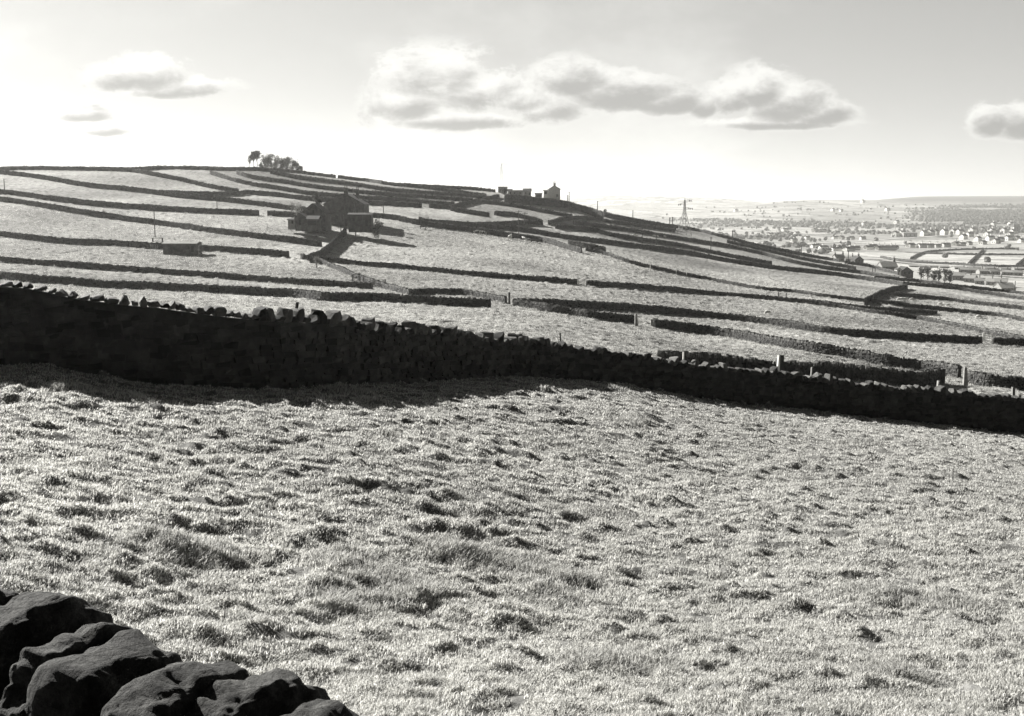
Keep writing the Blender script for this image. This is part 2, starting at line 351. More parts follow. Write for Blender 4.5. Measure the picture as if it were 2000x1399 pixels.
# ------------------------------------------------------------------ grass on the near field
def build_grass():
    m, N = new_mat('dry_grass_blades'); at = N.n('ShaderNodeAttribute', attribute_name='shade')
    grey_out(N, at.outputs['Fac'], .55, None, 0, 0, .45, .35)
    wall_a = [px_a(v) for v in (-700, 0, 500, 750, 1000, 1500, 2000, 2700)]; wall_y = [24, 24.5, 27, 32, 38.5, 44.5, 47.5, 50]
    PP, SS = [], []
    for (n, y0, y1, dcut, name) in ((2300000, 5.0, 52, .35, 'near'), (900000, 42, 330, 0, 'far')):
        y = y0*np.exp(rng.random(n)*math.log(y1/y0)); keep = rng.random(n) < np.minimum(1.0, (12.0/y)**dcut); y = y[keep]; n = len(y)
        x = (rng.random(n)*2-1)*.53*y; sc = 1 if name == 'near' else 2.2
        c1 = fbm(x, y, .28*sc, 2, 61); keep = (c1+rng.random(n)*.35) > .50; x, y = x[keep], y[keep]; n = len(x)
        wy = np.interp(x/y, wall_a, wall_y)
        keep = (y < wy) if name == 'near' else (y > wy+1.5); x, y = x[keep], y[keep]; n = len(x)
        c2 = fbm(x+40, y*1.2, 2.4, 2, 9); c3 = fbm(x, y, .7, 2, 71); z = zmac(x, y)+zbump(x, y)-.01
        tuss = smooth01(c2, .73, .82)
        h = (.022+.042*rng.random(n)**1.5+.04*np.maximum(c3-.5, 0)*2)*(1+1.1*tuss)
        if name == 'far': h = h*(1.3+y*.004)
        w = .0022+.00022*y; w = w*(.7+.6*rng.random(n))
        ang = rng.random(n)*2*math.pi; lean = h*(.2+.75*rng.random(n)); la = rng.normal(.9, 1.3, n)
        dx, dy = np.cos(ang)*w, np.sin(ang)*w; lx, ly = np.cos(la)*lean, np.sin(la)*lean
        P = np.empty((n, 5, 3), np.float32)
        P[:, 0] = np.stack([x-dx, y-dy, z], -1); P[:, 1] = np.stack([x+dx, y+dy, z], -1)
        P[:, 2] = np.stack([x+dx*.8+lx*.35, y+dy*.8+ly*.35, z+h*.65], -1); P[:, 3] = np.stack([x-dx*.8+lx*.35, y-dy*.8+ly*.35, z+h*.65], -1)
        P[:, 4] = np.stack([x+lx, y+ly, z+h*(1-.25*rng.random(n))], -1)
        sh = (.42 if name == 'near' else .33)+(.46 if name == 'near' else .42)*rng.random(n)**1.2+(fbm(x, y, 3.5, 2, 81)-.5)*.12
        dk = .22 if name == 'near' else .20+.70*smooth01(fbm(x*.7, y*1.4, .75, 2, 37), .54, .64)
        sh = np.where(rng.random(n) < dk, sh*.25, sh); sh = sh*(1-.2*tuss)*(1+(fbm(x, y, 34.0, 2, 66)-.5)*(.25 if name == 'near' else .6))
        PP.append(P); SS.append(sh)
    P = np.concatenate(PP); sh = np.concatenate(SS); base = np.arange(len(P))[:, None]*5; print('blades', len(P))
    Q = np.concatenate([base+np.array([0, 1, 2]), base+np.array([0, 2, 3]), base+np.array([3, 2, 4])], 0)
    o = mesh_obj('grass', P.reshape(-1, 3), Q, m, None, False, {'shade': np.repeat(sh, 5)})
    tag(o, 'short dry tussocky grass covering the fields', 'grass', kind='stuff')
build_grass()

# ------------------------------------------------------------------ dry stone walls
BOXF = np.array([(0,3,2,1),(4,5,6,7),(0,1,5,4),(1,2,6,5),(2,3,7,6),(3,0,4,7)])
def resample(P, ds):
    P = np.asarray(P, float); s = np.concatenate([[0], np.cumsum(np.hypot(*np.diff(P[:, :2], axis=0).T))])
    n = max(2, int(s[-1]/ds)+1); q = np.linspace(0, s[-1], n)
    return np.stack([np.interp(q, s, P[:, k]) for k in range(P.shape[1])], -1)
def boxes(C, D, Nn, L, Wd, H, jit, top=None):
    """many irregular stones: centres C (base), along D, across Nn, half length L, half width Wd, height H"""
    n = len(C); V = np.zeros((n, 8, 3))
    sg = [(-1,-1,0),(1,-1,0),(1,1,0),(-1,1,0),(-1,-1,1),(1,-1,1),(1,1,1),(-1,1,1)]
    for k, (a, b, c) in enumerate(sg):
        f = 1.0
        if c and top is not None: f = top*(.6+.8*rng.random(n))
        j = rng.normal(0, 1, (n, 3))*jit[:, None]
        V[:, k] = C+D*(a*L*f)[:, None]+Nn*(b*Wd*(.9 if c else 1))[:, None]+np.array([0, 0, 1.0])*(H*c)[:, None]+j
    return V
def wall_path(pts, h, rmin, rmax=900):
    x0 = [p[0] for p in pts]; 
    d = np.concatenate([[0], np.cumsum(np.hypot(np.diff([p[0] for p in pts]), 3*np.diff([p[1] for p in pts])))])
    q = np.linspace(0, d[-1], max(4, int(d[-1]/14)+2))
    px = pchip(d, [p[0] for p in pts], q); py = pchip(d, [p[1] for p in pts], q)
    if len(pts[0]) == 3:
        pr = pchip(d, [p[2] for p in pts], q); XY = [at_r(a, b, r)[:2] for a, b, r in zip(px, py, pr)]
    else: XY = [hit(a, b, h, rmin, rmax) for a, b in zip(px, py)]
    XY = np.array(XY)
    for _ in range(2):
        if len(XY) > 4: XY[1:-1] = (XY[:-2]+2*XY[1:-1]+XY[2:])/4
    return XY
def dry_wall(pts, label, h=1.6, rmin=60, rmax=900, thick=.55, group='dry-stone walls dividing the hillside fields', near=False, cope_h=None, tops=None, name='drystone_wall'):
    XY = wall_path(pts, h, rmin, rmax); rm = float(np.median(XY[:, 1])); 
    root = empty(name, (float(XY[len(XY)//2, 0]), float(XY[len(XY)//2, 1]), float(zmac(*XY[len(XY)//2]))))
    tag(root, label, 'wall', group)
    off = np.array(root.location)
    sl = max(.30, rm*.0021); ch = max(.17, rm*.0013)
    if near: sl, ch = .34, .16
    S = resample(XY, sl*.5); t = np.gradient(S, axis=0); t /= np.linalg.norm(t, axis=1)[:, None]+1e-9
    nn = np.stack([-t[:, 1], t[:, 0]], -1); zg = zmac(S[:, 0], S[:, 1])
    if tops is not None:      # varying wall height, given along the photo's x
        apx = 1000+S[:, 0]/S[:, 1]*F*1.009; hh = np.interp(apx, [p[0] for p in tops], [p[1] for p in tops])
    else: hh = h+(fbm(S[:, 0], S[:, 1], 6.0, 2, 15)-.5)*.30
    cw = cope_h or max(.26, rm*.0008)
    hb = hh-cw*.8
    # core
    k = len(S); P = np.zeros((k, 4, 3)); tb = thick*.5
    for j, (w, z) in enumerate(((-tb, -.5), (-tb*.62, None), (tb*.62, None), (tb, -.5))):
        P[:, j, :2] = S+nn*w*.86; P[:, j, 2] = zg+(z if z is not None else hb*.96)
    idx = np.arange(k*4).reshape(k, 4)
    Q = np.concatenate([np.stack([idx[:-1, j], idx[:-1, j+1], idx[1:, j+1], idx[1:, j]], -1) for j in range(3)]+[idx[:1, ::-1], idx[-1:, :]])
    Vs = [P.reshape(-1, 3)]; Fs = [Q]; nb = k*4
    # courses of stones
    nc = max(2, int(round(float(np.mean(hb))/ch))+1)
    for c in range(-1, nc):
        L = []; s = rng.random()*sl; tot = (k-1)*sl*.5
        while s < tot: L.append(s); s += sl*(.6+.8*rng.random())
        if len(L) < 2: continue
        L = np.array(L); mid = (L[:-1]+L[1:])/2; hl = np.diff(L)/2; fi = mid/(sl*.5); i0 = np.clip(fi.astype(int), 0, k-2); f = (fi-i0)[:, None]
        C2 = S[i0]*(1-f)+S[i0+1]*f; D2 = t[i0]; N2 = nn[i0]; zb = zg[i0]*(1-f[:, 0])+zg[i0+1]*f[:, 0]; hx = hb[i0]
        ok = (c+1)*ch < hx+ch*.5
        C2, D2, N2, zb, hl = C2[ok], D2[ok], N2[ok], zb[ok], hl[ok]; n = len(C2)
        if not n: continue
        wd = tb*(1-.35*max(0, c)*ch/max(.5, h))+rng.normal(0, .025, n)
        C = np.column_stack([C2, zb+c*ch]); D = np.column_stack([D2, np.zeros(n)]); Nn = np.column_stack([N2, np.zeros(n)])
        V = boxes(C, D, Nn, hl*.90, wd, np.full(n, ch*.88), np.full(n, .014+sl*.03))
        Vs.append(V.reshape(-1, 3)); Fs.append((BOXF[None]+np.arange(n)[:, None, None]*8+nb).reshape(-1, 4)); nb += n*8
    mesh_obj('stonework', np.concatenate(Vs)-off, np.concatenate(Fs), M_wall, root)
    # coping
    cs = max(.20, rm*.0016) if not near else .22
    L = []; s = 0.0; tot = (k-1)*sl*.5
    while s < tot: L.append(s); s += cs*(.65+.8*rng.random())
    L = np.array(L+[tot]); mid = (L[:-1]+L[1:])/2; hl = np.diff(L)/2; fi = mid/(sl*.5); i0 = np.clip(fi.astype(int), 0, k-2); f = (fi-i0)[:, None]
    C2 = S[i0]*(1-f)+S[i0+1]*f; n = len(C2); zb = zg[i0]*(1-f[:, 0])+zg[i0+1]*f[:, 0]+hb[i0]-.04
    hgt = cw*(.65+.75*rng.random(n)**1.4)
    if near:
        # shaped coping stones, each an irregular rounded block
        import bmesh
        bm = bmesh.new(); bmesh.ops.create_icosphere(bm, subdivisions=2, radius=1.0); ico = np.array([v.co[:] for v in bm.verts]); icf = np.array([[v.index for v in fc.verts] for fc in bm.faces]); bm.free()
        sq = np.sign(ico)*np.abs(ico)**.50; V = np.zeros((n, len(ico), 3))
        for i in range(n):
            hgt_i = cw*(.50+.80*rng.random()**1.6)*.62*float(np.interp(C2[i, 0]/C2[i, 1], [px_a(300), px_a(600)], [.55, .85]))
            q = sq*np.array([hl[i]*(.95+.25*rng.random()), tb*.78*(.8+.4*rng.random()), hgt_i]); q = q*(1+.10*rng.normal(0, 1, (len(q), 1))); q[:, 2] = np.minimum(q[:, 2], hgt_i*(.8+.2*rng.random())+q[:, 0]*rng.normal(0, .8))
            q[:, 0] += q[:, 2]*rng.normal(.12, .30); q[:, 0] *= np.where(q[:, 2] > 0, 1-.35*rng.random(), 1)
            d, m_ = t[i0[i]], nn[i0[i]]
            V[i, :, 0] = C2[i, 0]+q[:, 0]*d[0]+q[:, 1]*m_[0]; V[i, :, 1] = C2[i, 1]+q[:, 0]*d[1]+q[:, 1]*m_[1]; V[i, :, 2] = zb[i]+hgt_i*.75+q[:, 2]
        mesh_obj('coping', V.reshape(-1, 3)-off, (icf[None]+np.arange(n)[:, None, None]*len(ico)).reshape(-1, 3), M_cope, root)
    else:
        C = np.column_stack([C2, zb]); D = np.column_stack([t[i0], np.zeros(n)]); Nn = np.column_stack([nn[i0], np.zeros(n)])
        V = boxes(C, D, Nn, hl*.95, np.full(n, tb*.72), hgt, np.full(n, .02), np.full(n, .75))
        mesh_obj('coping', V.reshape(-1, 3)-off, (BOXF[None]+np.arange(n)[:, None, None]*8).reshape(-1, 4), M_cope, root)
    return root, XY


WALLS = [
 # points of the wall's top line (photo px), label
 ([(-260,327),(0,325),(52,324),(140,325),(240,327),(300,336),(340,343),(400,357),(424,362),(466,368)], 'skyline wall at the far left that curves down to a gate gap', {}),
 ([(248,327),(330,323.5),(400,325),(440,326),(484,326),(520,328),(590,332),(656,339)], 'hilltop wall on the skyline passing below the clump of trees', {}),
 ([(660,340),(700,345),(756,355),(780,357),(860,366),(950,378)], 'skyline wall sloping down right of the tree clump, upper of the long stripes', {}),
 ([(794,357.5),(852,361),(920,365),(968,368.5)], 'short skyline wall ending beside the flat topped building on the crest', {}),
 ([(410,333),(440,342),(480,353),(540,362),(600,372),(670,378),(710,381.5),(780,385),(840,390),(888,394.5)], 'curving wall dropping from the crest left of the trees, passing behind the farmhouse', {}),
 ([(462,332.5),(490,342),(540,348),(600,358),(660,365),(720,372),(780,376),(860,382),(924,386.5)], 'curved wall starting just left of the tree clump, second stripe below the skyline wall', {}),
 ([(528,332),(580,342),(640,349),(700,357),(740,364),(780,368),(860,374),(950,380)], 'wall starting right under the tree clump, first stripe below the skyline wall', {}),
 ([(478,370),(540,375),(600,383),(656,386.5),(710,391),(780,394),(824,397)], 'wall from the gap at upper left running behind the barn tree to a gate gap', {}),
 ([(838,397),(860,398),(884,400)], 'very short wall piece right of the light gate gap below the crest farm', {}),
 ([(975,379),(956,382),(940,387),(920,390),(900,394.5),(878,401)], 'dark cross wall running down left from the crest farm with its shadow beside it', {}),
 ([(880,404),(920,410),(956,415.5)], 'thin wall ending at a gap below the dark cross wall', {}),
 ([(966,412),(985,412),(1010,416),(1035,422),(1058,428)], 'short thick wall behind the pair of poles below the crest farm', {}),
 ([(940,389),(980,393),(1010,398),(1060,407),(1118,418)], 'curved wall below the crest farm bank ending in a square wall end', {}),
 ([(986,379.5),(1010,380.5),(1060,387),(1100,391),(1140,401),(1178,413.5)], 'high dark wall on the crest standing in for the shaded bank below the farm', {'h':3.3,'rmax':580,'thick':.9}),  # built tall so the stonework stands in for a shaded bank
 ([(1180,414),(1230,424),(1280,433),(1320,439.5)], 'skyline wall falling right between the high crest wall and the pylon', {'h':2.3,'rmax':580}),  # made taller to stand in for the shade of the bank
 ([(1320,439.5),(1350,444),(1390,453),(1430,463),(1480,476),(1540,488),(1575,495),(1640,506)], 'long skyline wall passing behind the pylon and falling to the right', {'rmax':600}),
 ([(1650,509),(1700,515.5),(1755,527)], 'short skyline wall in front of the two farm cottages with dark chimneys', {'rmax':560}),
 ([(1071,431),(1083,427),(1098,424.5),(1110,423),(1130,420),(1200,430),(1280,441),(1318,447)], 'wall with a rounded left end that bends up then runs just under the skyline wall', {}),
 ([(1120,431),(1144,433),(1200,440),(1260,450),(1320,460),(1380,470),(1420,476),(1480,489),(1540,505),(1600,517),(1675,527),(1756,540)], 'long wall passing just below the feet of the pylon', {}),
 ([(1420,468),(1480,481),(1540,495.5),(1600,508),(1672,520)], 'wall starting right of the pylon between the skyline wall and the wall under its feet', {}),
 ([(1085,438),(1140,441),(1200,455),(1260,464),(1320,473),(1380,485),(1440,498),(1508,510)], 'wall passing behind the tallest middle pole and ending right of it in the slope', {}),
 ([(818,424),(840,428),(890,431),(930,434),(976,432.5),(1028,429.5),(1060,431)], 'low wall bulging upwards behind the black and white cows', {}),
 ([(930,436),(990,439),(1060,450),(1100,457),(1140,462),(1220,472),(1280,480),(1340,488),(1400,500),(1460,510),(1500,516),(1540,521),(1600,527),(1675,537),(1765,550)], 'very long wall from above the cows down the whole slope to the lit cross wall', {}),
 ([(1765,550),(1850,557),(1925,568),(2000,579),(2160,600)], 'long wall right of the lit cross wall leading out of the picture', {'h': 1.3}),
 ([(720,414),(760,418),(820,430),(900,440),(950,447),(996,454),(1060,463),(1100,474),(1136,484)], 'wall from the farmhouse yard running right just behind the grazing cows', {}),
 ([(1110,468),(1140,474),(1183,482)], 'short block of wall with a square end below the middle poles', {}),
 ([(1144,484),(1184,492),(1216,504),(1260,515),(1320,528),(1380,540),(1440,552),(1500,560.5),(1540,563),(1600,572),(1675,581),(1725,586)], 'thin wavy wall crossing the middle of the slope diagonally', {'h': 1.0}),
 ([(1725,586),(1800,595),(1875,603),(1962,612),(2000,620),(2150,640)], 'wall below the resting sheep continuing to the right edge', {'h': 1.05}),
 ([(1772,555),(1750,558.5),(1725,566),(1705,574),(1690,583)], 'short lit cross wall linking two long walls at the right', {'h':1.6}),
 ([(1747,570),(1825,577.5),(1900,587),(2000,598),(2150,618)], 'wall above the resting sheep at the right', {'h': 1.15}),
 ([(1708,529.5),(1757,538),(1811,547.5),(1865,554.5),(1944,563),(2000,569),(2150,590)], 'rightmost skyline wall in front of the bare trees and terraced houses', {'rmax': 430, 'h': 1.3}),
 ([(1146,548),(1250,554.5),(1375,566),(1500,577),(1575,584.5),(1650,592),(1700,598),(1780,603.5),(1830,606)], 'long straight wall right of the small white gate in mid slope', {'h': 1.05}),
 ([(606,497),(620,500),(725,511),(825,519.5),(925,529.5),(1000,535),(1127,546)], 'wall from the foot of the farm lane to the small white gate in mid slope', {'h': 1.05}),
 ([(1520,580),(1575,585.5),(1640,594),(1700,603),(1775,613),(1825,622),(1875,632),(1925,643),(2000,656),(2120,675)], 'wall with its stones catching the light that curves down to the right edge', {'h': 0.95}),
 ([(1005,582),(1060,583.5),(1125,587),(1250,595),(1375,606),(1500,621),(1625,638),(1750,648),(1919,657)], 'thick dark wall from the tall dark gatepost to the wooden hurdle', {'h': 1.2}),
 ([(1939,659),(2000,661),(2150,672)], 'dark wall right of the wooden hurdle', {'h': 1.1}),
 ([(1003,584),(1040,589),(1075,595),(1125,602),(1155,607.5),(1200,612),(1238,617)], 'rough textured wall ending at the leaning stone gatepost in the centre', {'h': 1.05}),
 ([(1278,623),(1325,629),(1375,636),(1450,646),(1500,655),(1625,673),(1750,696),(1825,707),(1875,716)], 'long rough textured wall right of the leaning stone gatepost', {'h': 1.15}),
 ([(1290,685),(1400,691),(1500,700),(1537,705),(1625,711),(1750,721),(1810,727),(1838,722)], 'dark wall just behind the big near wall ending at the wide gateway', {'h': 1.2, 'rmin': 49}),
 ([(1889,722),(1937,730),(2000,735),(2140,750)], 'dark wall right of the pale pointed gatepost', {'h': 1.2}),
 ([(625,505),(650,514),(675,525),(700,536),(725,545),(762,555),(800,565)], 'pale rubble wall dropping diagonally from the farm lane corner', {'h': 1.0}),
 ([(800,565),(850,562),(900,564),(950,572),(988,580)], 'pale rubble wall arching gently towards the tall dark gatepost', {'h': 1.0}),
 ([(-260,486),(0,501),(125,510),(250,519),(375,528),(500,538),(600,545.5),(727,551.5)], 'dark wall from the left edge ending at the wooden gate', {'h': 1.1}),
 ([(-260,520),(0,531),(37,535),(125,540),(175,544.5),(300,551),(500,561),(575,565),(650,573),(700,571),(800,576.5),(875,580),(959,583.5)], 'dark wall from the left edge directly above the big near wall', {'h': 1.2}),
 ([(-260,430),(0,451),(80,460),(140,465),(220,468),(280,473),(400,478),(480,484),(564,490.5)], 'wall behind the stone troughs and the low hut', {'h':1.4}),
 ([(-260,362),(0,369),(80,379),(180,391),(300,400),(400,406),(506,410.5)], 'upper wall of the dark pair at the left ending at a gap', {'h':1.6}),
 ([(522,411),(580,413.5),(610,415)], 'short low wall between the gap and the barn', {}),
 ([(-260,372),(0,384),(80,395),(160,408),(240,420),(320,431),(400,442),(480,452),(560,461),(628,470)], 'lower wall of the dark pair at the left running down to the farm lane', {'h':1.5}),
 ([(-260,318),(0,332),(80,341),(160,355),(240,363),(300,370),(340,376),(400,381),(480,389.5),(560,400),(598,405)], 'slanting wall crossing the upper left slope towards the small bare tree', {}),
 ([(312,371),(360,373),(400,373.5),(460,373.5),(480,371)], 'short wall forming a thin wedge below the upper left gate gap', {}),
 ([(676,444),(660,459),(648,470),(640,479),(620,492),(606,496)], 'wall of the farm lane with a wide shadow on its right side', {'h':1.9}),
 ([(606,496),(598,497),(588,495)], 'stub of wall at the bottom of the farm lane', {'h':1.2}),
]
PATHS = {}
for pts, label, kw in WALLS:
    r_, p_ = dry_wall(pts, label, **kw); PATHS[label] = p_
# the big near wall, laid out by its real distance
NEAR_TOP = [(-300,520,24),(0,532,24.5),(37,534,24.7),(125,552,25),(200,562,25.3),(300,573,25.7),(400,588,26.3),(500,600,27),(600,607,28.5),(650,612,29.3),(730,627,31),(800,632,33),(850,634,34.3),(900,641,35.6),(950,652,37),(1000,655,38.3),(1050,657,39.5),(1100,667,40.4),(1150,674,41.2),(1250,684,42.5),(1312,697,43.2),(1375,707,43.8),(1450,712,44.3),(1550,723,45),(1650,738,45.7),(1750,750,46.4),(1850,758,46.9),(2000,772,47.6),(2300,800,49)]
tops = []
for (x, y, r) in NEAR_TOP:
    X, Y, Z = at_r(x, y, r); tops.append((x, float(Z-zmac(X, Y))))
print('near wall heights', [round(t[1], 2) for t in tops])
dry_wall(NEAR_TOP, 'big black dry-stone wall crossing the whole picture beyond the near field', near=True, thick=.62, cope_h=.33, tops=tops, group=None)


def long_grass():
    P, S = [], []
    for lb, XY in PATHS.items():
        if np.median(XY[:, 1]) > 300: continue
        Q = resample(XY, .5); t = np.gradient(Q, axis=0); t /= np.linalg.norm(t, axis=1)[:, None]; nn = np.stack([-t[:, 1], t[:, 0]], -1); nn *= -np.sign((nn*Q).sum(1))[:, None]
        n = len(Q)*26; i = rng.integers(0, len(Q), n); o = .25+.55*rng.random(n)**1.5; xy = Q[i]+nn[i]*o[:, None]+rng.normal(0, .3, (n, 2))*.9
        k = vnoise(xy[:, 0]/1.3, xy[:, 1]/1.3, 4)+rng.random(n)*.4 > .62; xy, o = xy[k], o[k]; n = len(xy); x, y = xy.T; z = ground(x, y)-.02
        h = (.10+.28*rng.random(n)**2)*(1-.6*(o-.25)); w = .004+.00022*y; a = rng.random(n)*6.28; lx, ly = rng.normal(0, .4, n)*h, rng.normal(0, .4, n)*h
        P.append(np.stack([np.stack([x-np.cos(a)*w, y-np.sin(a)*w, z], -1), np.stack([x+np.cos(a)*w, y+np.sin(a)*w, z], -1), np.stack([x+lx, y+ly, z+h], -1)], 1)); S.append(.2+.35*rng.random(n))
    P = np.concatenate(P); S = np.concatenate(S); n = len(P)
    o = mesh_obj('long_grass', P.reshape(-1, 3), np.arange(n*3).reshape(n, 3), bpy.data.materials['dry_grass_blades'], None, False, {'shade': np.repeat(S, 3)})
    tag(o, 'longer grass growing along the feet of the field walls', 'grass', kind='stuff')
long_grass()

# ------------------------------------------------------------------ the wall beside the camera, with its big coping stones
def fbm3(P, scale, octs, seed):
    return (fbm(P[:, 0]+P[:, 2]*.7, P[:, 1]-P[:, 2]*.4, scale, octs, seed)+fbm(P[:, 1]+7, P[:, 2]+P[:, 0]*.3, scale, octs, seed+3))*.5
def near_camera_wall():
    import bmesh
    root = empty('drystone_wall', (-1.4, 3.0, float(zmac(-1.4, 3.0))))
    tag(root, 'wall of large rounded coping stones in the bottom left corner close to the camera', 'wall')
    off = np.array(root.location)
    dv = np.array([-.81, .59, 0.0]); nv = np.array([-.59, -.81, 0.0])
    stones = [(-330,1075,4.15,.15,.46),(-210,1090,3.8,.14,.44),(-90,1118,3.42,.15,.46),(40,1142,3.0,.155,.50),(158,1158,2.72,.17,.56),(262,1216,2.50,.10,.44),(330,1238,2.34,.165,.58),(468,1286,2.14,.125,.46),(585,1312,1.99,.135,.50),(680,1378,1.86,.11,.44),(800,1450,1.74,.13,.48),(960,1530,1.58,.13,.46),(1200,1660,1.38,.14,.46),(1500,1850,1.18,.13,.44)]
    bm = bmesh.new(); bmesh.ops.create_icosphere(bm, subdivisions=6, radius=1.0)
    ico = np.array([v.co[:] for v in bm.verts]); icf = np.array([[v.index for v in f.verts] for f in bm.faces]); bm.free()
    R = np.random.default_rng(3)
    tops = []
    for i, (x, y, r, th, hg) in enumerate(stones):
        x += 12; y -= 16; r = .86/-ray(x, y)[1]; th *= .74; hg *= 1.45; X, Y, Z = at_r(x, y, r); c = np.array([X, Y, Z-hg*.45])+nv*.16
        p = np.array([.42, .58, .60]); q = np.sign(ico)*np.abs(ico)**p
        q = q*np.array([th, .20*(.9+.25*R.random()), hg*.5])
        # shoulders drop away, the stones lean on each other
        q[:, 0] *= 1-.22*np.clip(q[:, 2]/(hg*.5), 0, 1)*R.random()
        q[:, 1] *= 1-.34*np.clip(q[:, 2]/(hg*.5), 0, 1)**2
        q[:, 0] += q[:, 2]*(-.12+.06*R.normal())
        s0 = i*3.1
        P0 = q+s0
        nrm = ico/np.linalg.norm(ico, axis=1)[:, None]
        disp = (fbm3(P0, .22, 3, 40)-.5)*.09+(fbm3(P0, .08, 3, 50)-.5)*.060+(fbm3(P0, .025, 3, 60)-.5)*.022-np.maximum(fbm3(P0, .14, 2, 70)-.60, 0)*.12-(.5-np.abs(fbm3(P0, .11, 3, 80)-.5)*2)*.025
        q = q+nrm*disp[:, None]
        V = c+q[:, :1]*dv+q[:, 1:2]*nv+q[:, 2:3]*np.array([0, 0, 1.0])
        mesh_obj('coping_stone', V-off, icf, M_boulder, root, True)
        tops.append(c+np.array([0, 0, -hg*.42]))
    tops = np.array(tops)
    Vs, Fs, nb = [], [], 0
    for row in range(9):
        for k in range(len(tops)-1):
            a, b = tops[k], tops[k+1]; L = np.linalg.norm(b-a); m = max(1, int(L/.24))
            for j in range(m):
                t0, t1 = j/m, (j+1)/m; c = a+(b-a)*((t0+t1)/2)-np.array([0, 0, .13*(row+1)-.02]); 
                V = boxes(c[None], dv[None], nv[None], np.array([L/m*.53]), np.array([.25+.02*row]), np.array([.125]), np.array([.014]))[0]
                Vs.append(V); Fs.append(BOXF+nb); nb += 8
    mesh_obj('stonework', np.concatenate(Vs)-off, np.concatenate(Fs), M_boulder, root)
near_camera_wall()

# ------------------------------------------------------------------ posts, gates, hurdles
def ppm(r): return F/r
def post(x, yt, yb, label, name, w=.12, d=None, lean=0.0, mat=None, rmin=60, cat='post', group=None, taper=1.0, r=None, sink=.3):
    if r is None: X, Y = hit(x, yb, 0, rmin); 
    else: X, Y, _ = at_r(x, yb, r)
    zb = float(ground(X, Y)); H = (yb-yt)/ppm(Y); 
    if r is not None: zt = at_r(x, yt, r)[2]; H = zt-zb
    d = d or w
    m = MB(); n = 7
    for k in range(n):   # irregular tapering shaft
        pass
    lv = []
    for k in range(n+1):
        t = k/n; f = 1+(taper-1)*t; ox = lean*H*t+random.uniform(-.01, .01); z = -sink+(H+sink)*t
        lv.append([(ox-w/2*f, -d/2*f, z), (ox+w/2*f, -d/2*f, z+ (random.uniform(-.03, .05) if k == n else 0)), (ox+w/2*f, d/2*f, z), (ox-w/2*f, d/2*f, z+(.03 if k == n else 0))])
    vs = [p for l in lv for p in l]; fs = []
    for k in range(n):
        for j in range(4): fs.append((k*4+j, k*4+(j+1) % 4, (k+1)*4+(j+1) % 4, (k+1)*4+j))
    fs += [(3, 2, 1, 0), (n*4, n*4+1, n*4+2, n*4+3)]
    m.add(vs, fs); o = m.build(name, mat or M_cope); o.location = (X, Y, zb)
    tag(o, label, cat, group)
    if mat in (M_paint, M_postpale): o.rotation_euler = (0, 0, .45)
    return o
M_postpale = simple('bleached_post', .35, .5, 6.0)
M_stonepost = simple('gritstone_gatepost', .16, .28, 4.0, .9, .6, .03)
post(995, 571, 597, 'tall dark upright gatepost at the left end of the thick dark mid-field wall', 'gatepost', .28, .22, mat=M_cope, cat='gatepost')
post(1243, 613, 637, 'pointed stone gatepost with its left side lit, at the wide gap in the centre', 'gatepost', .42, .3, -.03, mat=M_stonepost, cat='gatepost', taper=.55)
post(1273, 625, 637, 'low pale stump post at the right side of the central gap', 'gatepost', .3, .3, mat=M_stonepost, cat='gatepost')
post(1885, 717, 755, 'pale pointed gatepost beside the gateway at the lower right', 'gatepost', .42, .34, -.03, mat=M_stonepost, cat='gatepost', taper=.5)
post(1840, 722, 752, 'square dark wall-end post left of the lower right gateway', 'gatepost', .3, .4, mat=M_cope, cat='gatepost')
# posts standing against the big near wall (range follows the wall)
def wall_r(x): return float(np.interp(x, [p[0] for p in NEAR_TOP], [p[2] for p in NEAR_TOP]))
post(553, 592, 640, 'thin leaning stick standing up above the big near wall on the left', 'post', .07, lean=.18, mat=M_pole, r=wall_r(553)+.6)
post(1094, 651, 700, 'thin straight stake showing above the big near wall in the middle', 'post', .05, mat=M_pole, r=wall_r(1094)+.6)
post(1330, 688, 760, 'bright white slanting stake above the big near wall', 'post', .06, .05, lean=.06, mat=M_paint, r=wall_r(1330)+.5)
post(1514, 695, 770, 'white lit stake pressed against a broad dark post above the big near wall', 'post', .07, .10, lean=.06, mat=M_paint, r=wall_r(1514)+.5)
post(1523, 694, 775, 'broad dark squared post above the big near wall', 'post', .17, .16, lean=.01, mat=M_pole, r=wall_r(1523)+.75)
post(1583, 719, 775, 'short bright peg on top of the big near wall right of the broad post', 'post', .05, mat=M_postpale, r=wall_r(1583)+.1)
post(1823, 745, 800, 'short pale slanting peg at the near wall below the gateway', 'post', .08, lean=.12, mat=M_postpale, r=wall_r(1823)+.3)
post(1977, 757, 800, 'grey stub of a post at the far right of the big near wall', 'post', .12, mat=M_mid, r=wall_r(1977)+.5)
for (x, yt, yb, ds) in [(1270,519,529,'first'), (1321,526,535,'second'), (1341,530,539,'third')]:
    post(x, yt-1, yb+1, '%s little pale stile post from the left on the thin wavy mid-slope wall' % ds, 'post', .16, mat=M_postpale, cat='post', group='stile posts on the thin wavy wall')
post(1520, 571, 586, 'left upright of the little stile where the lit curving wall begins', 'post', .2, mat=M_pole, group='stile uprights')
post(1535, 573, 588, 'right upright of the little stile where the lit curving wall begins', 'post', .2, mat=M_pole, group='stile uprights')
post(1705, 577, 589, 'thin pale post at the foot of the short lit cross wall', 'post', .16, mat=M_postpale)

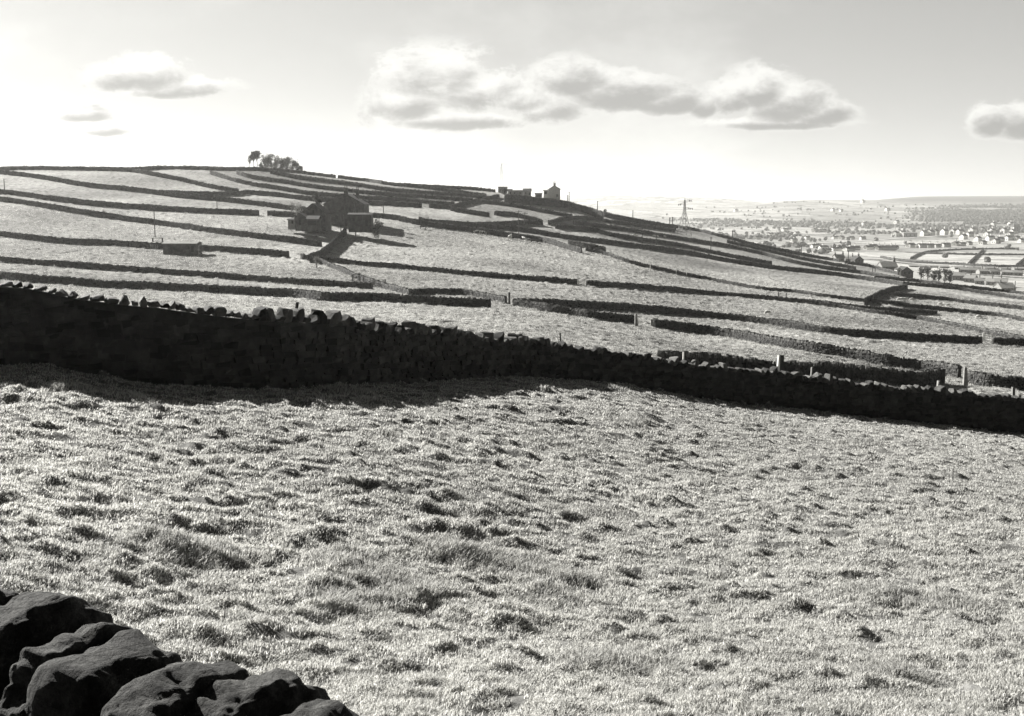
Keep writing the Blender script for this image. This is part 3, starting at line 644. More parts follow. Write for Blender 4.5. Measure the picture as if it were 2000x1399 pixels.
def gate(x0, y0, x1, y1, h, label, mat, rmin=60, bars=5, name='field_gate', posts=True, cat='gate', pale_post=None):
    A0 = hit(x0, y0, 0, rmin); A1 = hit(x1, y1, 0, rmin)
    A1 = (A1[0], A0[1]+(A1[1]-A0[1])*.3)
    d = Vector((A1[0]-A0[0], A1[1]-A0[1], 0)); L = d.length; rz = math.atan2(d.y, d.x)
    zb0 = float(ground(*A0)); zb1 = float(ground(*A1)); sl = (zb1-zb0)/L
    t = empty(name, (A0[0], A0[1], zb0), rz); tag(t, label, cat)
    th = .045
    for k in range(bars):
        z = .12+(h-.15)*k/(bars-1); b = MB(); b.slab([(0, -.02, z-th), (L, -.02, z-th+sl*L), (L, .04, z-th+sl*L), (0, .04, z-th)], th*2); b.build('bar', mat, t)
    for xx in (.05, L-.05):
        b = MB(); b.box(xx-.05, xx+.05, -.05, .07, .05+sl*xx, h+.1+sl*xx); b.build('stile', mat, t)
    b = MB(); b.tube((.06, .05, .15), (L-.06, .05, h+sl*L), .045, n=4); b.build('brace', mat, t)
    if posts:
        for xx in (-.15, L+.15):
            b = MB(); b.box(xx-.08, xx+.08, -.08, .08, -.3+sl*xx, h+.08+sl*xx); b.build('post', pale_post or mat, t)
    return t
gate(1129, 556, 1143, 557, 1.2, 'small white-posted gate in the gap of the mid-slope wall', M_mid, pale_post=M_paint)
gate(1922, 667, 1937, 668, 1.3, 'pale wooden hurdle of boards closing the gap in the wall at the right', M_postpale, bars=4, name='wooden_hurdle', cat='hurdle')
gate(819, 430, 837, 431, 1.0, 'low hurdle in the gap of the wall right of the farmhouse', M_wood, bars=4, name='wooden_hurdle', cat='hurdle')
gate(731, 562, 752, 562, 1.3, 'wooden gate lying in the gap between the dark wall end and the pale rubble wall', M_wood)
gate(690, 551, 702, 551, 1.3, 'dark little fence frame standing behind the dark wall left of the wooden gate', M_pole, bars=3, name='fence_frame', cat='fence', rmin=175)
gate(826, 404, 836, 404, 1.1, 'pale gate in the gap below the striped walls left of the crest farm', M_postpale, bars=4)
gate(1530, 528, 1538, 529, 1.2, 'small grey gate set in the very long wall at the right', M_mid, bars=4)

# ------------------------------------------------------------------ poles
def pole(x, yt, yb, label, rmin=60, rmax=900, arm=1.2, arm2=0.0, r=None, kind='telegraph_pole'):
    if r is None: X, Y = hit(x, yb, 0, rmin, rmax)
    else: X, Y, _ = at_r(x, yb, r)
    zb = float(zmac(X, Y)); H = at_r(x, yt, Y)[2]-zb
    t = empty(kind, (X, Y, zb)); tag(t, label, 'pole', 'wooden wire poles on the hillside')
    rd = max(.13, Y*.00038)
    m = MB(); m.tube((0, 0, -.5), (0, 0, H), rd*1.1, rd*.8, 8); m.build('shaft', M_pole, t)
    if arm:
        m = MB(); m.box(-arm/2, arm/2, -.07, .07, H-.45, H-.45+max(.12, Y*.0003)); m.build('crossarm', M_pole, t)
        for xx in (-arm/2+.1, arm/2-.1):
            m = MB(); m.tube((xx, 0, H-.33), (xx, 0, H-.05), .07, .05, 6); m.build('insulator', M_mid, t)
    if arm2:
        m = MB(); m.box(-arm2/2, arm2/2, -.07, .07, H-1.1, H-.98); m.build('crossarm', M_pole, t)
    return t
pole(303, 403, 463, 'tall pole standing on the slope behind the round trough at the left', arm=1.4)
pole(9, 349, 372, 'pole at the far left edge above the dark pair of walls', arm=0)
pole(424, 378, 406, 'pole behind the upper dark wall left of the barn', arm=1.2)
pole(749, 392, 416, 'pole right of the farmhouse in front of the striped walls', arm=1.2)
pole(1013, 411, 460, 'tall pole with a long crossarm, nearer of the pair below the crest farm', arm=2.2)
pole(1025, 415, 441, 'shorter pole of the pair below the crest farm', arm=2.0)
pole(1111.5, 375, 393, 'taller thin pole just right of the tall pale house', arm=.6)
pole(1108.5, 381, 392, 'shorter thin pole just right of the tall pale house', arm=.5)
pole(1167, 393, 411, 'lone pole on the skyline left of the dark lump on the wall', rmax=580, arm=.6)
pole(1236, 411, 424, 'thin pole on the skyline midway to the pylon', rmax=580, arm=.5)
pole(1308, 425, 438, 'left of two short poles on the skyline beside the pylon', rmax=585, arm=.8)
pole(1313.5, 424, 438, 'right of two short poles on the skyline beside the pylon', rmax=585, arm=.8)
pole(1254, 434, 477, 'tallest pole in the middle distance left of the pylon', arm=1.0)
pole(1281.5, 455, 479, 'short pole between the tallest pole and the pylon', arm=1.0)
pole(1388, 463, 495, 'pole on the slope right of the pylon', arm=1.0)
pole(1430, 451, 476, 'pole on the skyline right of the pylon', arm=.6, rmax=590)
pole(1565, 480, 500, 'thin pole on the skyline above the converging walls', arm=.5, rmax=600)
pole(1656, 490, 520, 'pole between the cottage with two chimneys and the gabled cottage', arm=.8, rmax=560)
pole(1704, 518, 536, 'left of two thin poles below the gabled cottage', arm=.8)
pole(1709, 520, 537, 'right of two thin poles below the gabled cottage', arm=.8)
pole(1982, 549, 566, 'dark stout pole at the right edge beside the pale roof', arm=0, r=470)
pole(694.5, 394, 446, 'pole standing close in front of the farmhouse with a slack wire', arm=.8, r=286)
pole(666, 419, 452, 'shorter pole at the top of the farm lane', arm=1.6, r=281)

# ------------------------------------------------------------------ pylons
def pylon(x, yt, yb, label, r=None, rmax=700, wpx=26, rot=.35, thick=.00016):
    if r is None: X, Y = hit(x, yb, 0, 60, rmax)
    else: X, Y, _ = at_r(x, yb, r)
    zb = float(zmac(X, Y)) if r is None else at_r(x, yb, r)[2]
    H = at_r(x, yt, Y)[2]-zb; k = Y/F
    t = empty('lattice_pylon', (X, Y, zb), rot); tag(t, label, 'pylon')
    b = wpx*k*.42; rd = Y*thick
    def half(z):
        u = z/H
        return b*(1-u/.62)+.030*H*(u/.62) if u < .62 else .030*H*(1-(u-.62)/.40*.75)
    lv = [0, .17, .32, .45, .55, .63, .70, .77, .84, .90, .95]
    for sx_ in (-1, 1):
        for sy_ in (-1, 1):
            m = MB()
            for a, c in zip(lv[:-1], lv[1:]):
                m.tube((sx_*half(a*H), sy_*half(a*H), a*H-(.6 if a == 0 else 0)), (sx_*half(c*H), sy_*half(c*H), c*H), rd, rd, 4)
            m.build('leg', M_steel, t)
    m = MB()
    for i, (a, c) in enumerate(zip(lv[:-1], lv[1:])):
        ha, hc = half(a*H), half(c*H)
        for (p, q) in (((-1,-1),(1,-1)), ((1,-1),(1,1)), ((1,1),(-1,1)), ((-1,1),(-1,-1))):
            m.tube((p[0]*ha, p[1]*ha, a*H), (q[0]*hc, q[1]*hc, c*H), rd*.7, n=3); m.tube((q[0]*ha, q[1]*ha, a*H), (p[0]*hc, p[1]*hc, c*H), rd*.7, n=3)
            m.tube((p[0]*hc, p[1]*hc, c*H), (q[0]*hc, q[1]*hc, c*H), rd*.6, n=3)
    m.build('bracing', M_steel, t)
    m = MB(); m.tube((0, 0, .93*H), (0, 0, H), rd*1.6, rd, 4); m.build('peak', M_steel, t)
    for (sd, zz, L) in ((1, .93, 14), (-1, .825, 13), (1, .71, 17)):
        m = MB(); z = zz*H; LL = L*k; h0 = half(z)
        for sy_ in (-1, 1):
            m.tube((sd*h0, sy_*h0, z), (sd*LL, 0, z+.1), rd*.8, n=4); m.tube((sd*h0*.9, sy_*h0*.9, z+.045*H), (sd*LL, 0, z+.15), rd*.8, n=4)
        m.tube((sd*LL*.5, 0, z), (sd*LL*.5, 0, z+.03*H), rd*.6, n=3)
        ar = m.build('crossarm', M_steel, t)
        for f in (.72, 1.0):
            m = MB(); m.tube((sd*LL*f, -.1, z+.25), (sd*LL*f, .1, z-.5), .17, .14, 6); m.build('insulator', M_pole, ar)
    return t
pylon(1336, 387, 459, 'steel lattice electricity pylon standing among the walls on the right-hand ridge')
pylon(979.5, 317, 392, 'faint hazy top of a far pylon rising above the crest farm', r=4500, wpx=14, thick=.00007)

# ------------------------------------------------------------------ buildings
def windows(m_par, t, specs, mat_frame, face='-y', y=0.0):
    for (x, z, w, h) in specs:
        f = MB(); d = .06
        if face == '-y':
            f.box(x-w/2-.1, x+w/2+.1, y-d, y-.003, z-.14, z-.01); f.box(x-w/2-.1, x+w/2+.1, y-d, y-.003, z+h+.01, z+h+.16)
            f.box(x-w/2-.09, x-w/2, y-d, y-.003, z-.01, z+h+.01); f.box(x+w/2, x+w/2+.09, y-d, y-.003, z-.01, z+h+.01); f.box(x-.025, x+.025, y-d*.8, y-.003, z-.01, z+h+.01)
        o = f.build('window', mat_frame, t)
        g = MB(); g.box(x-w/2, x+w/2, y-.02, y-.004, z, z+h); g.build('pane', M_glass, o)
def house(x, y, label, wpx, eave_px, ridge_px, depth=8.0, r=None, rmin=60, rmax=900, rot=0.0, gable=True, wall=None, roof=None, chim=(), name='stone_house', cat='house', group=None, win=(), door_or_shade=None, apex=.5, loc=None, sink=1.5, roof_over=.25):
    """width, eave and ridge heights in photo px at its range; gable=True shows the gable end to the front"""
    if loc: X, Y, zb = loc
    elif r: X, Y, zb = at_r(x, y, r)
    else:
        X, Y = hit(x, y, 0, rmin, rmax); zb = float(zmac(X, Y))
    k = Y/F; w = wpx*k; e = eave_px*k; rg = ridge_px*k
    t = empty(name, (X, Y, zb), rot); tag(t, label, cat, group)
    wall = wall or M_house; roof = roof or M_slate
    m = MB(); ov = roof_over; th = .16
    if gable:
        ax = -w/2+w*apex
        m.prism([(-w/2, -sink), (w/2, -sink), (w/2, e), (ax, rg), (-w/2, e)], 0, depth)
        m.build('wall', wall, t)
        rf = MB()
        sl = (rg-e)/(ax+w/2); sr = (rg-e)/(w/2-ax)
        rf.slab([(-w/2-ov, -ov, e-sl*ov+.01), (ax, -ov, rg+.01), (ax, depth+ov, rg+.01), (-w/2-ov, depth+ov, e-sl*ov+.01)], th)
        rf.slab([(ax, -ov, rg+.01), (w/2+ov, -ov, e-sr*ov+.01), (w/2+ov, depth+ov, e-sr*ov+.01), (ax, depth+ov, rg+.01)], th)
        ro = rf.build('roof', roof, t)
    else:
        m.box(-w/2, w/2, 0, depth, -sink, e); 
        m.add([(-w/2, 0, e), (-w/2, depth, e), (-w/2, depth/2, rg), (w/2, 0, e), (w/2, depth, e), (w/2, depth/2, rg)], [(0, 1, 2), (3, 5, 4), (0, 2, 5, 3), (1, 4, 5, 2)])
        m.build('wall', wall, t)
        rf = MB(); s_ = (rg-e)/(depth/2)
        rf.slab([(-w/2-ov, -ov, e-s_*ov+.01), (w/2+ov, -ov, e-s_*ov+.01), (w/2+ov, depth/2, rg+.01), (-w/2-ov, depth/2, rg+.01)], th)
        rf.slab([(-w/2-ov, depth/2, rg+.01), (w/2+ov, depth/2, rg+.01), (w/2+ov, depth+ov, e-s_*ov+.01), (-w/2-ov, depth+ov, e-s_*ov+.01)], th)
        ro = rf.build('roof', roof, t)
    for (cx, cy, cb, ct, cw) in chim:    # px across, fraction of depth, base and top heights in px, width px
        c = MB(); cx *= k; cw_ = cw*k; yv = cy*depth; c.box(cx-cw_/2, cx+cw_/2, yv-cw_*.35, yv+cw_*.35, cb*k, ct*k-.25); c.box(cx-cw_*.58, cx+cw_*.58, yv-cw_*.42, yv+cw_*.42, ct*k-.25, ct*k-.05)
        co = c.build('chimney', wall, ro)
        for s_ in (-.25, .25):
            c = MB(); c.tube((cx+s_*cw_, yv, ct*k-.05), (cx+s_*cw_, yv, ct*k+.35+.01*Y*.1), max(.11, cw_*.13), max(.09, cw_*.1), 6)
            o = c.build('chimney_pot', M_slate, ro)
    if win: windows(m, t, [(a*k, b*k, c_*k, d_*k) for a, b, c_, d_ in win], M_slate if wall is M_house else (M_mid if wall is not M_pale else M_wood))
    if door_or_shade:
        a, b, c_ = door_or_shade; d_ = MB(); d_.box(a*k-b*k/2, a*k+b*k/2, -.05, .02, 0, c_*k); dd = d_.build('door_or_shade', M_dark, t)  # dark panel; on open sheds its colour stands in for interior shade
        d_ = MB(); d_.box(a*k+b*k*.3, a*k+b*k*.4, -.09, -.051, c_*k*.45, c_*k*.52); d_.build('handle', M_steel, dd)
    return t

# farmhouse group. local x to the right, y away
house(672, 442, 'large dark stone farmhouse with a long catslide roof and two chimneys on the left hillside', 78, 42, 62, 11, apex=.53, rmax=330, roof=M_slate,
      chim=((4, .10, 58, 74, 7.5), (19, .75, 50, 72, 6.5)), win=((-14, 14, 4, 6), (-4, 14, 4, 6), (12, 14, 4, 6), (24, 14, 4, 6), (12, 30, 4, 5), (-2, 32, 3.5, 5), (26, 27, 3.5, 5)), door_or_shade=(4, 5, 14), name='farmhouse', cat='farmhouse')
house(612.5, 441, 'barn with a plain gable end left of the big farmhouse', 47, 24, 42, 9, apex=.48, r=284, name='barn', cat='barn', win=((0, 24, 3, 5),), door_or_shade=(13, 5, 13))
house(588, 439.5, 'small lean shed with a gable and a dark open side in front of the barn', 22, 13, 22, 5, apex=.35, r=276, name='shed', cat='shed', door_or_shade=(-2, 4, 10), roof=M_slate)
house(610, 440, 'low dark open cart shed between the small gabled shed and the farmhouse', 22, 11, 17, 5, gable=False, r=274, name='cart_shed', cat='shed', door_or_shade=(0, 16, 9))
house(703, 442.5, 'flat roofed stone outbuilding against the front right corner of the farmhouse', 44, 22, 25, 4.5, gable=False, r=281, name='outbuilding', cat='outbuilding', win=((-12, 11, 3, 4),), door_or_shade=(13, 4.5, 12))
house(569, 437, 'tiny square hut at the left end of the farm buildings', 13, 7, 9, 3, gable=False, r=282, name='hut', cat='hut', door_or_shade=(2, 3, 6), wall=M_mid)

# crest farm
CR = 498
house(982, 380, 'square pale flat-topped building at the left end of the crest farm', 18, 14, 14.6, 6, gable=False, r=CR+14, wall=M_mid, roof=M_mid, name='flat_roofed_building', cat='building', win=((-4, 7, 2, 3), (4, 7, 2, 3)))
house(1011, 382, 'long low pale byre on the crest right of the flat-topped building', 26, 9, 10.5, 5, gable=False, r=CR+10, wall=M_mid, roof=M_slate_pale, name='byre', cat='byre', win=((-6, 3, 2, 3), (5, 3, 2, 3)))
house(1030, 382, 'low cottage with a dark slate roof on the crest', 15, 8.5, 13, 6, gable=False, r=CR+2, wall=M_mid, name='cottage', cat='cottage', win=((-3, 3, 2, 3),), door_or_shade=(4, 2, 5.5))
house(996, 379, 'small dark roofed outhouse right of the bush on the crest', 8, 6, 9, 4, gable=False, r=CR+4, wall=M_mid, name='outhouse', cat='outhouse', door_or_shade=(1, 2, 4))
house(1052, 385, 'low dark open-fronted shelter left of the tall pale house', 13, 5.5, 7.5, 4, gable=False, r=CR-8, wall=M_house, name='shelter', cat='shelter', door_or_shade=(1, 9, 4))
house(1083, 388.5, 'tall pale gabled house with one chimney at the right end of the crest farm', 22, 18.5, 25, 8, r=CR-12, wall=M_pale, roof=M_slate, chim=((0, .12, 22, 30, 4.5),), win=((5, 4, 2.2, 3.8), ), name='tall_house', cat='house')
house(1067, 386, 'small white extension with one window against the tall pale house', 11, 13, 14.5, 5, gable=False, r=CR-13, wall=M_pale, roof=M_mid, name='extension', cat='extension', win=((-1, 7, 4, 4),))

# cottages and houses beyond the right-hand crest
def far_house(*a, **k): return house(*a, **k)
house(1641, 512, 'cottage with a dark chimney at each end of its roof just over the skyline', 17, 9, 14, 7, gable=False, r=640, wall=M_mid, chim=((-7, .5, 12, 17, 3), (8, .5, 12, 18, 3)), win=((-3, 3, 2, 3), (3, 3, 2, 3)), name='cottage', cat='cottage', sink=6)
house(1661, 514, 'pale roofed cottage right of the cottage with two chimneys', 20, 8, 12, 7, gable=False, r=650, wall=M_mid, roof=M_slate_pale, chim=((7, .5, 11, 16, 2.6),), win=((-4, 3, 2, 3), (3, 3, 2, 3)), name='cottage', cat='cottage', sink=6)
house(1678, 515, 'dark gabled cottage with a dark chimney below the row of far white gables', 17, 7, 14, 8, r=620, wall=M_house, chim=((0, .2, 12, 18, 3),), win=((0, 4, 2, 3),), name='cottage', cat='cottage', sink=6)
house(1738, 527, 'cottage with a broad pale roof and one dark chimney', 30, 6, 15, 9, gable=False, r=600, wall=M_mid, roof=M_slate_pale, chim=((13, .5, 12, 22, 4),), win=((-6, 2, 2, 3),), name='cottage', cat='cottage', sink=6)
house(1771, 538, 'dark gabled cottage with a white chimney, nearest the bare trees', 25, 7, 16, 9, r=560, wall=M_house, roof=M_slate, win=((-4, 3, 2.5, 3.5), (4, 3, 2.5, 3.5)), name='cottage', cat='cottage', sink=6)
house(1756, 533, 'small white gable beside the dark gabled cottage', 8, 6, 9, 4, r=552, wall=M_pale, win=((0, 2, 2, 3),), name='outhouse', cat='outhouse', sink=5)

ORD = ['first','second','third','fourth','fifth','sixth','seventh','eighth','ninth','tenth','eleventh','twelfth','thirteenth','fourteenth','fifteenth','sixteenth','seventeenth','eighteenth','nineteenth','twentieth','twenty-first','twenty-second','twenty-third','twenty-fourth','twenty-fifth','twenty-sixth']
def house_row(spec, text, group, wpx=9, e=5, rg=8, wall=None, roof=None, rot=-1.05, gable=True, depth=12, chim=True, rmin=700, rmax=4800):
    for i, (x, y) in enumerate(sorted(spec)):
        f = .85+.3*random.random()
        house(x, y, '%s from left of the %s' % (ORD[i], text), wpx*f, e*f, rg*f, depth*(.8+.5*random.random()), rmin=rmin, rmax=rmax, rot=rot+random.uniform(-.25, .25), gable=gable, wall=wall or M_pale, roof=roof or M_slate,
              chim=((0, .5, rg*f*.8, rg*f*1.35, 1.6*f),) if chim else (), name='village_house', cat='house', group=group, win=((-wpx*.2, e*.25, wpx*.13, e*.35), (wpx*.2, e*.25, wpx*.13, e*.35)), sink=3, roof_over=.6)
house_row([(1773,484),(1793,484.5),(1809,484),(1825,483.5),(1840,483),(1863,481),(1873,481),(1888,479)], 'neat row of white-gabled houses above the far fields', 'white gabled houses in the lower valley row')
house_row([(1690,488),(1697,486),(1712,489),(1721,489),(1732,489),(1745,487),(1651,491),(1660,489)], 'cluster of small white gables where the valley road bends', 'small white gables by the valley road', 7, 5, 8)
house_row([(1745,463),(1757,463),(1800,461),(1813,461),(1823,460),(1840,459),(1858,457),(1870,458)], 'upper row of big pale houses under the wood', 'big pale houses under the wood', 11, 7, 11, M_pale)
house(1778, 464, 'long pale block with a flat roofline in the upper valley row', 26, 9, 10, 12, gable=False, rmin=700, rmax=4800, wall=M_mid, roof=M_slate_pale, name='long_block', cat='building', sink=3, win=((-8, 3, 3, 3), (0, 3, 3, 3), (8, 3, 3, 3)))
house_row([(1877,468),(1895,455),(1906,471),(1915,452),(1928,470),(1934,456),(1946,473),(1915,478),(1940,476),(1957,455),(1964,470),(1974,458),(1981,470),(1990,474),(1998,455),(1968,462),(1888,463),(1925,462)], 'pale village houses at the right edge of the valley', 'pale village houses at the right', 10, 6, 9.5)
house(1986, 455, 'tall pale church-like building with a pointed gable at the far right of the village', 13, 12, 18, 16, rmin=700, rmax=4800, wall=M_mid, name='church', cat='church', sink=3, chim=((-5, .1, 10, 20, 2.5),), win=((0, 5, 3, 6),))
house_row([(1474,468),(1500,461),(1512,462),(1528,452),(1533,459),(1552,459),(1572,468),(1588,454),(1596,454),(1604,454),(1626,467),(1640,468),(1652,453),(1646,490),(1659,468),(1680,468),(1684,440),(1612,492),(1625,490),(1560,480),(1585,484),(1636,486),(1545,472),(1600,487)], 'little houses among trees on the left of the valley', 'little houses among the valley trees', 7.5, 4.5, 7)
house_row([(1624,413),(1640,414),(1682,397),(1434,414),(1730,412),(1937,441),(1970,440),(1748,437)], 'isolated farmhouses high on the hazy far hillside', 'far isolated farmhouses', 7, 4, 6.5, rmin=1500, rmax=5600)
house_row([(1872,548),(1892,552),(1913,556),(1935,558),(1955,560)], 'nearest terrace of houses behind the right-hand skyline wall', 'nearest terrace at the right', 19, 9, 14, M_mid, M_slate_pale, rot=-.5, gable=False, depth=7, rmin=520, rmax=1100)
house_row([(1882,533),(1902,534),(1922,536),(1944,537),(1966,538),(1988,539)], 'second terrace with pale roofs above the nearest terrace', 'second terrace at the right', 18, 7, 11, M_mid, M_slate_pale, rot=-.3, gable=False, depth=7, rmin=560, rmax=1400)
house_row([(1785,522),(1805,523),(1825,523),(1845,524),(1875,526),(1905,526),(1935,527),(1965,528),(1992,528)], 'long low sheds in a line behind the bare trees', 'long low pale sheds', 19, 3, 5, M_mid, M_slate_pale, rot=-.1, gable=False, depth=8, chim=False, rmin=560, rmax=1600)
house(1970, 568, 'broad pale roof close behind the skyline wall at the right edge', 28, 5, 14, 9, gable=False, r=500, wall=M_mid, roof=M_slate_pale, name='cottage', cat='cottage', sink=6, chim=((-8, .5, 12, 17, 3),), win=((0, 1, 3, 3),))

for pts, lb in [([(1779,503),(1790,497),(1802,491.5),(1830,488),(1856,486.5),(1921,484.5),(1990,484)], 'curved dark field wall below the row of white gables in the valley'),
                ([(1892,513),(1900,505),(1908,498),(1921,486)], 'slanting dark field wall crossing the pale valley fields'),
                ([(1804,492.5),(1860,494),(1930,495),(2010,495.5)], 'straight field wall running to the right edge across the valley fields'),
                ([(1985,517),(1992,511),(2004,502)], 'short slanting field wall at the right edge of the valley'),
                ([(1720,500),(1760,507),(1800,510),(1870,513),(1940,517),(2010,518)], 'long dark field boundary above the low pale sheds')]:
    dry_wall(pts, lb, h=2.2, rmin=800, rmax=2600, thick=2.0, group='valley field walls')

# ------------------------------------------------------------------ trees
def tree(x, yb, yt, wpx, label, kind='bare', r=None, rmin=60, rmax=900, name='tree', group=None, low=.25, n=1500, cat='tree', lean=0.0, stems=1):
    if r is None: X, Y = hit(x, yb, 0, rmin, rmax); zb = float(zmac(X, Y))
    else:
        X, Y, zb = at_r(x, yb, r); zb = min(zb, max(float(zmac(X, Y)), zb-3))
    k = Y/F; H = at_r(x, yt, Y)[2]-zb; Rw = wpx*k/2
    t = empty(name, (X, Y, zb)); tag(t, label, cat, group)
    R = np.random.default_rng(int(x*7+yt*13)); m = MB()
    tr = max(.12, H*.028); top = H*(.62 if kind != 'pine' else .82)
    clumps = []; cn = 11 if kind != 'shrub' else 8
    for i in range(cn):
        th = R.random()*2*math.pi; rr = math.sqrt(R.random())*.72; zz = low+(1-low)*(.18+.70*R.random())
        if kind == 'pine': zz = low+(1-low)*(.35+.5*R.random())
        wz = math.sqrt(max(.1, 1-((zz-(low+1)/2)/((1-low)*.55))**2))
        clumps.append(np.array([math.cos(th)*rr*Rw*wz+lean*H*zz, math.sin(th)*rr*Rw*wz, zz*H]))
    for s in range(stems):
        bx = (s-(stems-1)/2)*Rw*.35
        p = Vector((bx, 0, -.6)); prev = p; rr0 = tr
        for q in range(1, 5):
            c = Vector((bx*(1-q*.15)+lean*H*q/4*.8+R.normal(0, .02)*H*.3, R.normal(0, .02)*H*.3, top*q/4)); m.tube(prev, c, rr0, rr0*.78, 6); prev = c; rr0 *= .78
    for c in clumps:
        z0 = min(top*.95, max(low*H*.6, c[2]*.62)); a = Vector((lean*z0, 0, z0)); b = Vector(c)
        mid = (a+b)/2+Vector((R.normal(0, .05)*Rw, R.normal(0, .05)*Rw, .06*H)); m.tube(a, mid, tr*.42, tr*.26, 5); m.tube(mid, b, tr*.26, tr*.1, 5)
        for q in range(5):
            e = b+Vector(R.normal(0, 1, 3)*[Rw*.24, Rw*.24, H*.07]); m.tube(b, e, tr*.12, tr*.04, 3)
    m.build('trunk', M_bark, t)
    C = np.array(clumps); w = R.random(len(C))+.4; w /= w.sum(); ci = R.choice(len(C), n, p=w)
    P = C[ci]+R.normal(0, 1, (n, 3))*np.array([Rw*.27, Rw*.27, min(H*(1-low)*.15, Rw*.30)])
    P[:, 2] = np.clip(P[:, 2], low*H*.7, H*1.02)
    sz = max(.16, Y*.00085)*(.5+R.random(n)); u = R.normal(0, 1, (n, 3)); u /= np.linalg.norm(u, axis=1)[:, None]; v = R.normal(0, 1, (n, 3)); v -= (v*u).sum(1)[:, None]*u; v /= np.linalg.norm(v, axis=1)[:, None]
    V = np.stack([P-u*sz[:, None]*.5, P+v*sz[:, None]*.55, P+u*sz[:, None]*.5, P-v*sz[:, None]*.4+u*sz[:, None]*.1], 1).reshape(-1, 3)
    mesh_obj('crown', V, np.arange(n*4).reshape(n, 4), {'bare': M_leaf, 'twig': M_twig, 'pine': M_needle, 'shrub': M_leaf}[kind], t)
    return t
G = 'trees of the hilltop clump'
tree(496, 329, 297, 17, 'tall pine with a dense flat crown, left of the two pines on the hilltop', 'pine', r=490, group=G, low=.55, n=800, name='pine_tree')
tree(502.5, 329, 296, 17, 'tall pine with a spreading crown, right of the two pines on the hilltop', 'pine', r=492, group=G, low=.50, n=850, name='pine_tree')
tree(487, 328, 303, 9, 'sparse wispy tree left of the hilltop pines', 'twig', r=495, group=G, low=.4, n=120)
for i, (x, yt, w, n, lb) in enumerate([(517,304,20,900,'feathery tree next to the pines on the hilltop'), (529,302,21,900,'tallest rounded bare tree in the middle of the hilltop clump'), (541,305,20,900,'rounded bare tree right of the tallest one in the hilltop clump'), (552,308,19,850,'tree in the dip of the hilltop clump'),
                               (562,307,22,1000,'broad domed tree on the right half of the hilltop clump'), (572,312,18,850,'lower tree sloping down at the right of the hilltop clump'), (580,319,12,420,'small tree near the right end of the hilltop clump')]):
    tree(x, 331+i*.4, yt, w, lb, 'bare', r=492+(i % 3)*4, group=G, low=.12, n=n)
tree(587, 335, 325, 10, 'dark low bush at the right end of the hilltop clump', 'shrub', r=492, group=G, low=.0, n=350, name='bush', cat='bush')
tree(510, 331, 315, 9, 'low scrubby tree in front of the right hilltop pine', 'bare', r=488, group=G, low=.05, n=260)
tree(620, 418, 378, 17, 'dense dark tree rising behind the barn roof', 'pine', r=297, low=.45, n=900)
tree(570, 416, 393, 12, 'small thin bare tree at the wall left of the barn', 'twig', r=312, low=.35, n=150)
tree(582, 417, 397, 22, 'wide leafless tree with fine twigs just left of the barn', 'twig', r=314, low=.35, n=330)
tree(738, 442, 427, 22, 'dark spreading bush right of the farmhouse outbuilding', 'shrub', r=283, low=.0, n=800, name='bush', cat='bush')
tree(985, 385, 367, 14, 'rounded dark bush in front of the flat-topped crest building', 'shrub', r=496, low=.0, n=800, name='bush', cat='bush')
tree(1182, 413, 409, 7, 'small dark lump of bush on the skyline wall', 'shrub', rmax=580, low=.0, n=160, name='bush', cat='bush')
tree(393, 493, 476, 12, 'dark round bush at the right end of the low hut', 'shrub', r=232, low=.0, n=500, name='bush', cat='bush')
tree(618, 505, 494, 12, 'pale withered bush at the corner where the farm lane meets the rubble wall', 'twig', r=218, low=.0, n=200, name='bush', cat='bush')
GT = 'bare trees at the right end of the ridge'
for x, yt, w, lb in [(1798,522,14,'leftmost of the bare round trees beyond the right-hand skyline wall'), (1811,520,15,'second bare round tree from the left beyond the skyline wall'), (1823,528,12,'low bare tree filling the gap in the middle of the right-hand tree group'),
                     (1833,522,14,'bare tree right of the gap in the right-hand tree group'), (1845,524,16,'broadest bare tree of the right-hand group'), (1855,527,13,'rightmost bare tree of the group, beside the terraces')]:
    tree(x, 556, yt, w, lb, 'bare', r=500, group=GT, low=.35, n=520)

